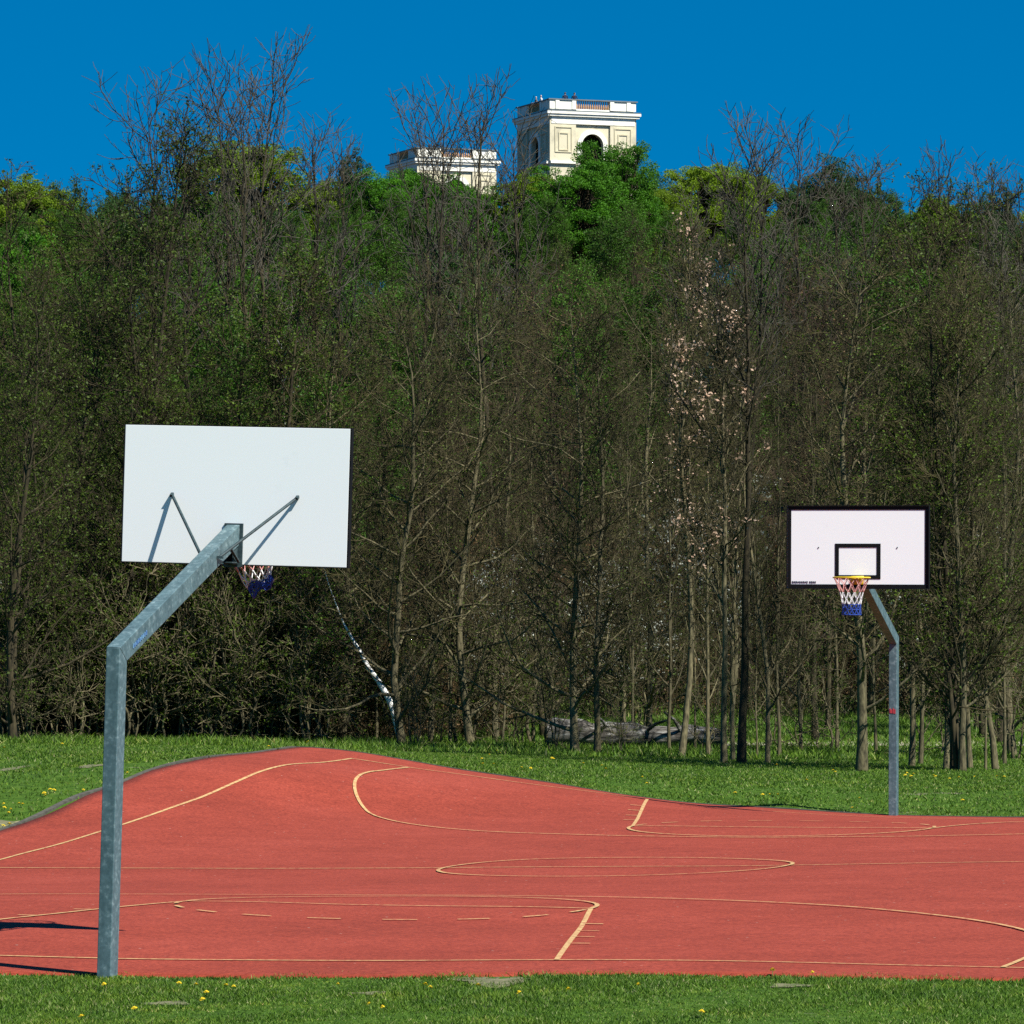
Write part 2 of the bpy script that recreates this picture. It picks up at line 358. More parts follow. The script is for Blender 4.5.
def blades(n, x0, x1, y0, y1, h0, h1, w, wedge=False):
    Y = rng.uniform(y0, y1, n)
    X = rng.uniform(-1, 1, n) * (Y * .105 + 1.2) if wedge else rng.uniform(x0, x1, n)
    keep = (in_court(X, Y, .10) < np.where(Y < 37, .16 + .10 * np.sin(X * 4.3 + Y * 2.9) + .07 * np.sin(X * 11.) + rng.normal(0, .08, n), .0 + .06 * np.sin(X * 4.3 + Y * 2.9) + rng.normal(0, .03, n))) & (X > x0) & (X < x1)
    for (sx, sy, _, rx, ry) in SOIL:
        keep &= ~((((X - sx) / rx) ** 2 + ((Y - sy) / ry) ** 2 < rng.uniform(.05, 1.3, n)))
    X = X[keep]; Y = Y[keep]; n = len(X)
    clump = .5 + .5 * np.sin(X * 2.1 + 1.3 * np.sin(Y * 1.7)) * np.sin(Y * 1.9 + 1.1 * np.sin(X * 2.3)) + rng.normal(0, .18, n)
    hh = (h0 + (h1 - h0) * np.clip(clump, 0, 1.2)) * rng.uniform(.6, 1.25, n)
    Z = ground(X, Y) - .006
    a = rng.uniform(0, 2 * np.pi, n); l = rng.uniform(0, 1.5, n) * hh; la = rng.uniform(0, 2 * np.pi, n)
    dx = np.cos(a) * w / 2; dy = np.sin(a) * w / 2
    v = np.empty((n, 3, 3)); v[:, 0] = np.c_[X - dx, Y - dy, Z]; v[:, 1] = np.c_[X + dx, Y + dy, Z]
    v[:, 2] = np.c_[X + np.cos(la) * l, Y + np.sin(la) * l, Z + hh]
    return v.reshape(-1, 3)
parts = [blades(300000, -5, 5, 28.5, 36.6, .012, .038, .012),
         blades(210000, -15, 1, 48, 108, .02, .055, .02, True),
         blades(230000, -6, 16, 62, 100, .02, .05, .024, True),
         blades(80000, -12, 18, 90, 122, .05, .17, .035, True)]
gv = np.concatenate(parts); gf = np.arange(len(gv)).reshape(-1, 3)
m, nt, b = mat('short spring grass')
ge = nt.nodes.new('ShaderNodeNewGeometry')
r0 = ramp(nt, ge.outputs['Random Per Island'], [(0, (.026, .060, .004)), (.4, (.070, .145, .009)), (.8, (.12, .215, .018)), (.93, (.17, .24, .04)), (1, (.34, .33, .15))])
cd = coords(nt); n3 = noise(nt, 1.6, 7, cd, .75)
r1 = ramp(nt, n3.outputs[0], [(.34, (.55, .68, .6)), (.52, (1, 1, 1)), (.68, (1.5, 1.2, .95))])
gc = mixc(nt, 1, r0.outputs[0], r1.outputs[0], 'MULTIPLY')
nt.links.new(gc, b.inputs['Base Color']); b.inputs['Roughness'].default_value = .6; b.inputs['Specular IOR Level'].default_value = .25
t = nt.nodes.new('ShaderNodeBsdfTranslucent'); nt.links.new(gc, t.inputs[0]); mx = nt.nodes.new('ShaderNodeMixShader'); mx.inputs[0].default_value = .3
nt.links.new(b.outputs[0], mx.inputs[1]); nt.links.new(t.outputs[0], mx.inputs[2]); nt.links.new(mx.outputs[0], nt.nodes['Material Output'].inputs[0])
tag(link('grass', mk_mesh('grass', gv, [(gf, 0)], [m], False)), kind='stuff')

# dandelions: each one a thing
YEL = simple('dandelion yellow', (.80, .62, .02), (.62, .42, .01), 60, .7); STM = simple('dandelion stem green', (.10, .17, .04), None, 20, .7)
def dandelion(loc, size=.026):
    K = Acc(); n = 14; st = np.array([[0, 0, 0], [.004, .002, .025], [0, 0, .045]]); K.tube(st, [.003, .0028, .0025], 5)
    H_ = Acc()
    for L, (rr, zz) in enumerate(((size, .0), (size * .7, .006), (size * .4, .010))):
        for i in range(n):
            a = 2 * math.pi * (i + .5 * L) / n; w = math.pi / n * .95
            p = [[.15 * rr * math.cos(a), .15 * rr * math.sin(a), zz], [rr * .8 * math.cos(a - w), rr * .8 * math.sin(a - w), zz + .006], [rr * math.cos(a), rr * math.sin(a), zz + .003], [rr * .8 * math.cos(a + w), rr * .8 * math.sin(a + w), zz + .006]]
            H_.add(p, np.array([[0, 1, 2, 3]]))
    e = empty('dandelion', loc)
    link('stem', K.mesh('dandelion_stem', [STM], True), e); link('flower_head', H_.mesh('dandelion_head', [YEL]), e, (0, 0, .043))
    return e
D0 = dandelion((0, 0, -5)); first = True
near = [(106, 990), (136, 1013), (179, 988), (196, 989), (226, 990), (234, 991), (205, 1006), (207, 997), (84, 1022), (337, 990), (430, 993), (424, 990), (522, 999), (478, 990), (568, 996), (638, 991), (772, 976), (813, 979), (371, 1009), (384, 1013), (700, 1018)]
left = [(5, 750), (55, 743), (62, 746), (72, 741), (80, 742), (88, 743), (99, 741), (132, 744), (141, 741), (146, 742), (20, 807), (5, 807), (23, 808), (4, 812), (10, 828), (12, 814), (45, 797), (51, 793), (54, 793), (83, 794), (47, 798), (9, 816), (3, 829), (129, 776), (59, 741), (226, 745), (308, 743)]
far = [(269, 750), (307, 744), (330, 743), (378, 746), (380, 745), (497, 753), (489, 757), (483, 766), (494, 766), (482, 761), (500, 755), (554, 761), (552, 760), (583, 766), (602, 768), (606, 771), (530, 771), (521, 770), (647, 786), (641, 780), (724, 763), (727, 764), (762, 798), (735, 795), (778, 797), (776, 767), (795, 768), (806, 782), (833, 773), (835, 774), (859, 801), (911, 778), (913, 776), (905, 777), (934, 778), (936, 779), (949, 781), (959, 780), (962, 803), (997, 778), (1003, 779), (852, 811), (769, 797), (907, 775), (975, 779)]
for lst, lab, s in ((near, 'yellow dandelion in the grass strip in front of the court', .72), (left, 'yellow dandelion on the grass bank left of the red court', 1.0), (far, 'yellow dandelion in the meadow between red court and trees', 1.05)):
    for px, py in lst:
        X, Y, Z = at(px, py)
        o = D0 if first else copy_tree(D0); first = False
        o.location = (X, Y, Z); sc_ = s * random.uniform(.8, 1.2); o.scale = (sc_, sc_, random.uniform(.8, 1.1)); o.rotation_euler = (random.uniform(-.4, .2), random.uniform(-.3, .3), random.uniform(0, 6))
        tag(o, lab, 'dandelion', lab.replace('yellow dandelion', 'dandelions'))

# ------------------------------------------------------------------ basketball hoops
m, nt, b = mat('galvanised steel')
cd = coords(nt, (1, 1, 1)); n1 = noise(nt, 22, 5, cd); n2 = noise(nt, 3, 5, coords(nt, (3, 3, .5)))
v = nt.nodes.new('ShaderNodeTexVoronoi'); v.inputs['Scale'].default_value = 45; nt.links.new(cd, v.inputs[0])
r = ramp(nt, n1.outputs[0], [(.3, (.068, .120, .132)), (.55, (.098, .158, .172)), (.74, (.22, .30, .31))])
r2 = ramp(nt, v.outputs[1], [(0, (.82, .82, .82)), (1, (1.1, 1.1, 1.1))]); r3 = ramp(nt, n2.outputs[0], [(.35, (.75, .78, .8)), (.6, (1.05, 1.05, 1.05))])
nt.links.new(mixc(nt, 1, mixc(nt, 1, r.outputs[0], r2.outputs[0], 'MULTIPLY'), r3.outputs[0], 'MULTIPLY'), b.inputs['Base Color'])
b.inputs['Metallic'].default_value = .1; b.inputs['Roughness'].default_value = .55; b.inputs['Specular IOR Level'].default_value = .3
STEEL = m
DSTEEL = simple('dull dark steel', (.045, .075, .08), (.02, .035, .04), 30, .6)
WHITE = simple('weathered white board', (.89, .90, .885), (.80, .82, .815), 3.5, .45, spec=.4, lo=.26, hi=.36)
BLACK = simple('black board paint', (.004, .004, .005), (.007, .007, .007), 9, .6, spec=.15)
YRIM = simple('yellow rim paint', (.75, .55, .03), (.6, .42, .02), 20, .4); ORIM = simple('orange rim paint', (.55, .10, .03), None, 20, .4)
NRED = simple('faded red net cord', (.42, .10, .09), (.6, .36, .33), 40, .8); NWHT = simple('white net cord', (.75, .75, .73), None, 30, .8); NBLU = simple('blue net cord', (.02, .07, .36), (.012, .035, .2), 40, .7)
DSTK = simple('dark sticker print', (.05, .06, .07), None, 30, .6); RSTK = simple('red sticker print', (.5, .05, .06), None, 30, .6); BSTK = simple('blue stencil print', (.05, .12, .30), (.12, .25, .38), 60, .6, lo=.45, hi=.55)
def bevel(me, w=.006):
    bm = bmesh.new(); bm.from_mesh(me); bmesh.ops.remove_doubles(bm, verts=bm.verts, dist=1e-5)
    bmesh.ops.bevel(bm, geom=list(bm.edges), offset=w, segments=2, affect='EDGES', profile=.6); bmesh.ops.recalc_face_normals(bm, faces=bm.faces); bm.to_mesh(me); bm.free(); return me
def beam(K, p, q, w, d, m=0, up=(0, 0, 1)):
    p = Vector(p); q = Vector(q); y = (q - p).normalized(); x = y.cross(Vector(up)).normalized(); z = x.cross(y)
    L = (q - p).length; M = Matrix((x, y, z)).transposed().to_4x4(); M.translation = (p + q) / 2
    K.box((0, 0, 0), (w, L, d), m, M)
def hoop(loc, rot, rimmat, label, tangled, ground_ext=0.0):
    e = empty('basketball_hoop', loc, rot); tag(e, label, 'basketball hoop', 'basketball hoops on the red court')
    W_, D_ = .105, .145; OV = 2.3; zb0, zb1 = 2.98, 4.03
    # pole with a mitred top: pole rear edge lower / front edge follows the bisector
    sl = math.atan2(.87, OV - .1); bis = (math.pi / 2 + sl) / 2     # mitre between vertical post and rising arm
    zt = 2.31; w = W_ / 2; d = D_ / 2; tz = d * math.tan(math.pi / 4 - sl / 2)
    K = Acc(); V = [(-w, -d, -.4 - ground_ext), (w, -d, -.4 - ground_ext), (w, d, -.4 - ground_ext), (-w, d, -.4 - ground_ext), (-w, -d, zt + tz), (w, -d, zt + tz), (w, d, zt - tz), (-w, d, zt - tz)]
    FB = [[0, 3, 2, 1], [4, 5, 6, 7], [0, 1, 5, 4], [1, 2, 6, 5], [2, 3, 7, 6], [3, 0, 4, 7]]
    K.add(V, FB); pole = link('pole', bevel(K.mesh('pole', [STEEL])), e)
    yb = OV - .035; rise = (yb - 0) * math.tan(sl)
    K = Acc(); V = [(-w, -d, zt + tz + .002), (w, -d, zt + tz + .002), (w, d, zt - tz + .002), (-w, d, zt - tz + .002),
                    (-w, yb, zt + tz + (yb + d) * math.tan(sl)), (w, yb, zt + tz + (yb + d) * math.tan(sl)), (w, yb, zt - tz + (yb - d) * math.tan(sl)), (-w, yb, zt - tz + (yb - d) * math.tan(sl))]
    K.add(V, FB); arm = link('arm', bevel(K.mesh('arm', [STEEL])), e)
    ztop = V[4][2]
    K = Acc(); ct = .004
    zu = zt - tz + (yb - d) * math.tan(sl)
    K.box((0, OV - .022, (2.97 + ztop) / 2), (.15, .012, ztop - 2.97 + .02))
    for sx in (-1, 1): K.box((sx * .035, OV - .075, (2.99 + zu) / 2 - .01), (.008, .09, zu - 2.99)); beam(K, (sx * .058, OV - .24, zu - .02), (sx * .058, OV - .05, 3.0), .022, .012)
    K.box((0, OV - .11, 2.995), (.11, .15, .01))
    link('bracket', K.mesh('bracket', [STEEL if not tangled else DSTEEL]), e)
    K = Acc(); K.box((0, OV, (zb0 + zb1) / 2), (1.83, .03, zb1 - zb0)); board = link('backboard', bevel(K.mesh('backboard', [WHITE]), .003), e)
    K = Acc(); y = OV + .012; bw = .045                 # black edge: wraps the rim of the board, on the court side
    K.box((0, y, zb1 + .0), (1.85, .052, .012)); K.box((0, y, zb0 - .0), (1.85, .052, .012)); K.box((-.92, y, (zb0 + zb1) / 2), (.012, .052, 1.04)); K.box((.92, y, (zb0 + zb1) / 2), (.012, .052, 1.04))
    y = OV + .017
    K.box((0, y, zb1 - bw / 2 - .007), (1.82, .006, bw)); K.box((0, y, zb0 + bw / 2 + .007), (1.82, .006, bw)); K.box((-.915 + bw / 2 + .004, y, (zb0 + zb1) / 2), (bw, .006, 1.05 - 2 * bw - .016)); K.box((.915 - bw / 2 - .004, y, (zb0 + zb1) / 2), (bw, .006, 1.05 - 2 * bw - .016))
    link('border', K.mesh('border', [BLACK]), board)
    K = Acc(); z0, z1 = 3.10, 3.55
    K.box((0, y, z1 - .025), (.59, .006, .05)); K.box((0, y, z0 + .025), (.59, .006, .05)); K.box((-.27, y, (z0 + z1) / 2), (.05, .006, z1 - z0 - .1)); K.box((.27, y, (z0 + z1) / 2), (.05, .006, z1 - z0 - .1))
    link('target_square', K.mesh('target_square', [BLACK]), board)
    K = Acc(); ry = np.random.default_rng(4)
    for i in range(13): # tiny maker's lettering, unreadable at this distance
        K.box((.845 - i * .0235 - (.012 if i > 8 else 0), OV + .0165, 3.058), (.016, .005, .020 + .008 * ry.random()))
    link('sticker', K.mesh('sticker', [DSTK]), board)
    for sx in (-1, 1):
        K = Acc(); a_ = (sx * .51, OV - .03, 3.50); c_ = (sx * (w + .018), OV - .50, 3.03)
        K.tube([a_, c_], .012, 8); beam(K, (sx * .51, OV - .018, 3.508), (sx * .51, OV - .05, 3.49), .022, .022); K.tube([(sx * .51, OV - .02, 3.50), (sx * .51, OV + .022, 3.50)], .009, 6); beam(K, (sx * (w), OV - .50, 3.03), (sx * (w + .05), OV - .50, 3.03), .02, .02)
        link('brace', K.mesh('brace', [DSTEEL]), e)
    rz = 3.115; cy = OV + .15 + .235
    K = Acc(); a = np.linspace(0, 2 * np.pi, 49); K.tube(np.c_[.232 * np.cos(a), cy + .232 * np.sin(a), np.full(49, rz)], .0105, 8, cap=False)
    K.box((0, OV + .022, rz - .03), (.16, .012, .11)); V = [(-.07, OV + .03, rz - .008), (.07, OV + .03, rz - .008), (.05, OV + .19, rz - .008), (-.05, OV + .19, rz - .008)]
    K.add(V + [(x, y_, z - .006) for x, y_, z in V], [[0, 1, 2, 3], [7, 6, 5, 4], [0, 4, 5, 1], [1, 5, 6, 2], [2, 6, 7, 3], [3, 7, 4, 0]])
    for sx in (-1, 1): K.tube([(sx * .05, OV + .03, rz - .08), (sx * .085, OV + .18, rz - .012)], .008, 6)
    link('rim', K.mesh('rim', [rimmat], True), e)
    # net: twelve cords crossing in diamonds, red on top, white in the middle, a knotted blue hem
    K = Acc(); nn = 12; rs = [.225, .185, .150, .128, .118, .115, .122]; zs = [0, -.09, -.185, -.275, -.34, -.405, -.47]
    def npt(l, j):
        a = 2 * math.pi * (j + .5 * (l % 2)) / nn; r_ = rs[l]; x = r_ * math.cos(a); y_ = r_ * math.sin(a); z = zs[l]
        if tangled:      # hem swung up and caught to one side
            k = l / 6.; x = x * (1 - .4 * k) + .10 * k; y_ = y_ * (1 - .45 * k); z = z * (1 - .34 * k) + (x - .1 * k) * .75 * k + .03 * math.sin(3 * a + 1) * k
        return np.array([x, cy + y_, rz + z])
    for l in range(6):
        mi = 0 if l < 2 else (1 if l < 4 else 2)
        for j in range(nn):
            for s_ in (0, 1):
                j2 = j + s_ - (1 - l % 2) if False else (j + s_ - (0 if l % 2 else 1))
                p, q = npt(l, j), npt(l + 1, j2); mid = (p + q) / 2 + [0, 0, -.004]
                K.tube([p, mid, q], .0045 if mi < 2 else .005, 5, mi, cap=False)
    for l in ((4, 6) if tangled else (4, 5, 6)):
        P = [npt(l, j) for j in range(nn + 1)]; K.tube(P, .006, 5, 2, cap=False)
    link('net', K.mesh('net', [NRED, NWHT, NBLU], True), e)
    K = Acc()
    if tangled:
        K2 = Acc(); y0 = .25; yy = np.linspace(.18, .42, 9)
        for q in range(9):      # faint blue maker's stencil on the arm's right side
            z = zt + yy[q] * math.tan(sl) - .01; K2.box((w + .0035, yy[q], z), (.003, .022, .035))
        link('stencil', K2.mesh('stencil', [BSTK]), arm)
    else:
        K2 = Acc()
        for q, (dx, h) in enumerate(((-.03, .06), (-.008, .07), (.014, .05), (.032, .06))): K2.box((dx, d + .0035, 1.38 + .008 * (q % 2)), (.013, .004, h))
        link('sticker', K2.mesh('pole_sticker', [RSTK]), pole)
    return e
PX, PY = wx(108, 34.98), 34.98
hoop((PX, PY, g1(PX, PY)), (0, R(1.7), R(-17.6)), ORIM, 'nearer hoop seen from behind, grey steel pole and blank white backboard', True)
PX, PY = wx(893, 64.17), 64.17
hoop((PX, PY, g1(PX, PY)), (0, R(-.3), R(180 - 16)), YRIM, 'farther hoop facing the camera, black bordered white board and yellow rim', False)

# ------------------------------------------------------------------ trees
def grow(P, Rr, npb, t0, t1, ang, L, K2, up, wobble, rfac, rmin, g, tfall=.5, angvar=.25, rmax=9.):
    Nn, K, _ = P.shape; M = Nn * npb
    pi = np.repeat(np.arange(Nn), npb)
    t = (np.tile(np.arange(npb), Nn) + g.uniform(0, 1, M)) / npb; t = t0 + (t1 - t0) * t
    f = t * (K - 1); i = np.minimum(f.astype(int), K - 2); fr = (f - i)[:, None]
    pos = P[pi, i] * (1 - fr) + P[pi, i + 1] * fr; tan = norm(P[pi, i + 1] - P[pi, i])
    pr = Rr[pi, i] * (1 - fr[:, 0]) + Rr[pi, i + 1] * fr[:, 0]
    ref = norm(g.normal(size=(M, 3))); A = norm(np.cross(tan, ref)); B = np.cross(tan, A)
    az = np.tile(np.arange(npb), Nn) * 2.39996 + g.uniform(-.5, .5, M) + np.repeat(g.uniform(0, 6.28, Nn), npb)
    ref2 = np.where(np.abs(tan[:, 2:3]) > .9, np.array([[1., 0, 0]]), np.array([[0, 0, 1.]])); A = norm(np.cross(tan, ref2)); B = np.cross(tan, A)
    an = ang + g.normal(0, angvar, M)
    d = np.cos(an)[:, None] * tan + np.sin(an)[:, None] * (np.cos(az)[:, None] * A + np.sin(az)[:, None] * B)
    ln = L * (1 - tfall * (t - t0) / max(t1 - t0, 1e-6)) * g.uniform(.65, 1.3, M)
    out = np.empty((M, K2, 3)); out[:, 0] = pos
    for k in range(1, K2):
        d = norm(d + np.array([0, 0, up]) + g.normal(0, wobble, (M, 3))); out[:, k] = out[:, k - 1] + d * (ln / (K2 - 1))[:, None]
    r0 = np.clip(pr * rfac, rmin, rmax); tt = np.linspace(0, 1, K2)[None]
    return out, r0[:, None] * (1 - tt) + rmin * .8 * tt
def leaf_quads(P, n, size, g, spread=.04, lo=.2):
    Nn, K, _ = P.shape; pi = g.integers(0, Nn, n); f = g.uniform(lo, 1, n) * (K - 1); i = np.minimum(f.astype(int), K - 2); fr = (f - i)[:, None]
    c = P[pi, i] * (1 - fr) + P[pi, i + 1] * fr + g.normal(0, spread, (n, 3))
    a = norm(g.normal(size=(n, 3))); b_ = norm(np.cross(a, g.normal(size=(n, 3)))); s = (size * g.uniform(.5, 1.4, n))[:, None]
    v = np.stack([c - a * s, c + b_ * s * .55, c + a * s, c - b_ * s * .55], 1).reshape(-1, 3)
    return v, np.arange(4 * n).reshape(-1, 4)
def bare(name, seed, h, r, bark, limb=None, leafm=None, leaves=0, leafsize=.03, limbs=26, spread=.95, t0=.22, limb_l=.30, up=.10, lean=(0, 0), multi=1, twigs=5, sub=7, bend=.02, tw_r=.008, l4=True, spr=.04, cluster=0):
    """a leafless (or budding) tree: trunk mesh (stem and limbs) and crown mesh (branches, twigs, buds)"""
    g = np.random.default_rng(seed); K = 14
    P0 = np.zeros((multi, K, 3)); R0 = np.zeros((multi, K)); tt = np.linspace(0, 1, K)
    for q in range(multi):
        a = g.uniform(0, 6.28); of = 0 if multi == 1 else g.uniform(.15, .5); hh = h * (1 if q == 0 else g.uniform(.65, .95)); ln = (g.uniform(.05, .16) * hh if multi > 1 else 0)
        P0[q, :, 2] = tt * hh - .25 * (1 - tt) ** 8
        w1, w2 = g.normal(0, bend * h, 2); w3, w4 = g.normal(0, bend * h * .6, 2)
        w5, w6 = g.normal(0, .05, 2)
        P0[q, :, 0] = w5 * np.sin(tt * 23 + w6 * 90) + of * math.cos(a) + ln * math.cos(a) * tt ** 1.3 + w1 * np.sin(tt * 3.1) * tt + w3 * np.sin(tt * 7) + lean[0] * tt
        P0[q, :, 1] = of * math.sin(a) + ln * math.sin(a) * tt ** 1.3 + w2 * np.sin(tt * 3.1) * tt + w4 * np.sin(tt * 6) + lean[1] * tt
        P0[q, :, :2] -= P0[q, :1, :2] * (1 if multi == 1 else 0)
        R0[q] = r * (1 if q == 0 else g.uniform(.5, .85)) * ((1 - tt) ** .85 * .95 + .05); R0[q, 0] *= 1.3
    P1, R1 = grow(P0, R0, limbs // multi if multi > 1 else limbs, t0, .97, spread, h * limb_l, 8, up, .13, .50, .016, g, .62)
    P2, R2 = grow(P1, R1, sub, .15, .98, .75, h * limb_l * .36, 6, up * .7, .18, .6, .010, g, .45)
    P3, R3 = grow(P2, R2, twigs, .15, 1, .7, h * limb_l * .17, 4, up * .5, .2, .7, tw_r, g, .35)
    V = []; Fc = []; n = 0
    def put(P, Rr, s, mi):
        nonlocal n
        v, f = tubes(P, Rr, s); V.append(v); Fc.append((f + n, mi)); n += len(v)
    put(P0, R0, 8, 0); put(P1, R1, 5, 0); tm = mk_mesh(name + '_trunk', np.concatenate(V), Fc, [bark])
    V = []; Fc = []; n = 0
    put(P2, R2, 4, 0); put(P3, R3, 3, 0)
    Pl = P3
    if l4:
        P4, R4 = grow(P3, R3, 2, .2, 1, .65, h * limb_l * .085, 3, 0, .15, .8, tw_r * .7, g, .2); put(P4, R4, 3, 0); Pl = P4
    if leaves:
        if cluster:
            sel = g.integers(0, len(P2), cluster); Q = P2[np.repeat(sel, 1)]
            v, f = leaf_quads(Q, leaves, leafsize, g, spr, .3)
        else: v, f = leaf_quads(Pl, leaves, leafsize, g, spr)
        V.append(v); Fc.append((f + n, 1)); n += len(v)
    cm = mk_mesh(name + '_crown', np.concatenate(V), Fc, [limb or bark] + ([leafm] if leafm else []))
    return tm, cm
def leafy(name, seed, h, rad, zc, bark, leafm, nclump=420, nleaf=170, size=.068, rz=None):
    """a tree in full young leaf: stem, limbs, and leaf clumps round the branch ends of an uneven dome"""
    g = np.random.default_rng(seed); rz = rz or rad * .95
    K = 10; tt = np.linspace(0, 1, K); P0 = np.zeros((1, K, 3)); P0[0, :, 2] = tt * (zc + rz * .4); P0[0, :, 0] = .25 * np.sin(tt * 4); R0 = (.28 * (1 - tt * .75))[None] * h / 13
    dirs = norm(g.normal(size=(nclump, 3))); dirs[:, 2] = np.where(dirs[:, 2] < -.8, -dirs[:, 2] * .7, dirs[:, 2])
    lob = 1 + .09 * np.sin(dirs[:, 0] * 5 + seed) + .08 * np.sin(dirs[:, 1] * 6 + 2 * seed) + .12 * np.sin(dirs[:, 2] * 7 + seed)
    rr = g.uniform(.45, 1, nclump) ** .5 * lob; C = dirs * rr[:, None] * [rad, rad, rz] + [0, 0, zc]
    S0 = P0[0, g.integers(4, K, nclump)]; mid = (S0 + C) / 2 + g.normal(0, .2, (nclump, 3)); P1 = np.stack([S0, mid, C], 1); R1 = np.tile([.07, .045, .02], (nclump, 1)) * h / 13
    v0, f0 = tubes(P0, R0, 8); v1, f1 = tubes(P1, R1, 4); tm = mk_mesh(name + '_trunk', np.concatenate([v0, v1]), [(f0, 0), (f1 + len(v0), 0)], [bark])
    n = nclump * nleaf; ci = np.repeat(np.arange(nclump), nleaf); cr = g.uniform(.45, 1.0, nclump)[ci] * rad * .20
    d = norm(g.normal(size=(n, 3))); c = C[ci] + d * (g.uniform(.2, 1, n) ** .5 * cr)[:, None] * [1, 1, .75]
    a = norm(g.normal(size=(n, 3)) + [0, 0, .2]); b_ = norm(np.cross(a, g.normal(size=(n, 3)))); s = (size * g.uniform(.5, 1.3, n))[:, None]
    v = np.stack([c - a * s, c + b_ * s * .6, c + a * s, c - b_ * s * .6], 1).reshape(-1, 3)
    return tm, mk_mesh(name + '_crown', v, [(np.arange(4 * n).reshape(-1, 4), 0)], [leafm], False)

BARK_D = simple('dark bark', (.060, .048, .022), (.015, .012, .007), 5, .95, stretch=(3, 3, .6), inst=.3, bmp=.5)
BARK_O = simple('olive grey bark', (.17, .145, .075), (.035, .03, .016), 6, .95, stretch=(3, 3, .7), inst=.25, bmp=.6)
TWIG_B = simple('brown twigs', (.055, .042, .014), (.018, .014, .006), 2, .9, inst=.35)
TWIG_O = simple('olive twigs', (.078, .064, .024), (.018, .015, .006), 2, .9, inst=.3)
TWIG_G = simple('grey twigs', (.085, .075, .055), (.04, .035, .025), 2, .9, inst=.3)
TWIG_L = simple('pale brush twigs', (.15, .125, .065), (.05, .042, .02), 2, .9, inst=.35)
TWIG_R = simple('reddish twigs', (.060, .036, .018), (.02, .013, .007), 2, .9, inst=.3)
BIRCHM = simple('white birch bark', (.74, .72, .68), (.10, .09, .08), 6, .8, stretch=(1, 1, 3.2), lo=.30, hi=.38)
L_OL = leafmat('olive buds', (.095, .150, .012), (.032, .052, .006)); L_GR = leafmat('fresh green buds', (.065, .16, .008), (.026, .07, .005)); L_DK = leafmat('dark green leaves', (.05, .11, .02), (.022, .055, .012))
L_VG = leafmat('vivid spring leaves', (.085, .24, .008), (.03, .11, .006), .12, .4); L_YG = leafmat('yellow green spring leaves', (.20, .30, .012), (.085, .15, .008), .12, .45); L_PK = leafmat('pale pinkish dry leaves', (.62, .45, .33), (.42, .25, .16), .15, .3)
L_WH = leafmat('white blossom', (.62, .64, .56), (.40, .42, .34), .15); L_BR = leafmat('dead brown leaves', (.24, .145, .065), (.07, .04, .018), .2)

PROTO = {}
PH = {}
def proto(key, fn, *a, **k):
    tm, cm = PROTO[key] = fn(key, *a, **k)
    c = np.empty(len(cm.vertices) * 3, np.float32); cm.vertices.foreach_get('co', c); PH[key] = float(np.percentile(c[2::3], 99.7))
for q in range(3): proto('slim%d' % q, bare, 100 + q, 14, .105, BARK_O, TWIG_O, L_OL, 2500, .03, limbs=30, spread=.75, t0=.12, limb_l=.20, up=.14, bend=.022)
for q in range(3): proto('broad%d' % q, bare, 120 + q, 13, .125, BARK_O, TWIG_O, L_OL, 4000, .03, limbs=38, spread=1.1, t0=.06, limb_l=.30, up=.06, bend=.025)
for q in range(3): proto('bushy%d' % q, bare, 140 + q, 12, .11, BARK_D, TWIG_B, L_OL, 15000, .035, limbs=38, spread=.9, t0=.05, limb_l=.27, up=.09, multi=2, bend=.02)
for q in range(2): proto('tall%d' % q, bare, 160 + q, 17, .12, BARK_D, TWIG_G, limbs=20, spread=.6, t0=.50, limb_l=.22, up=.17, bend=.02, twigs=3, sub=6, tw_r=.010, l4=False)
for q in range(2): proto('pinky%d' % q, bare, 170 + q, 13, .08, BARK_O, TWIG_O, L_PK, 1000, .045, limbs=24, spread=.65, t0=.3, limb_l=.17, up=.15, bend=.015, cluster=70, spr=.10)
for q in range(3): proto('green%d' % q, bare, 180 + q, 12, .13, BARK_D, TWIG_B, L_GR, 20000, .05, limbs=28, spread=.8, t0=.2, limb_l=.27, up=.1, l4=False, spr=.10, bend=.02)
proto('birch0', bare, 190, 10, .10, BIRCHM, TWIG_R, L_GR, 12000, .035, limbs=26, spread=.8, t0=.25, limb_l=.22, up=.02, spr=.08)
for q in range(2): proto('red%d' % q, bare, 195 + q, 12, .10, BARK_D, TWIG_R, L_BR, 1800, .035, limbs=30, spread=.8, t0=.15, limb_l=.28, up=.1)
proto('shrubt0', bare, 200, 4.2, .05, BARK_D, TWIG_B, L_OL, 7000, .03, limbs=30, spread=.9, t0=.05, limb_l=.42, up=.06, multi=5, bend=.05, twigs=5, sub=6)
proto('shrubt1', bare, 201, 3.6, .045, BARK_D, TWIG_O, L_BR, 7000, .035, limbs=30, spread=1.0, t0=.05, limb_l=.45, up=.05, multi=5, bend=.06, twigs=5, sub=6)
proto('brush0', bare, 204, 3.6, .045, BARK_O, TWIG_L, L_OL, 1500, .03, limbs=20, spread=.9, t0=.05, limb_l=.55, up=.05, multi=4, bend=.06, twigs=3, sub=6, l4=False)
proto('brush1', bare, 205, 3.2, .045, BARK_O, TWIG_L, L_OL, 1500, .03, limbs=18, spread=1.1, t0=.05, limb_l=.6, up=.03, multi=4, bend=.08, twigs=3, sub=6, l4=False)
proto('shrubw', bare, 202, 4.6, .05, BARK_D, TWIG_O, L_WH, 3600, .035, limbs=30, spread=.9, t0=.1, limb_l=.38, up=.06, multi=5, bend=.05, twigs=4, sub=6)
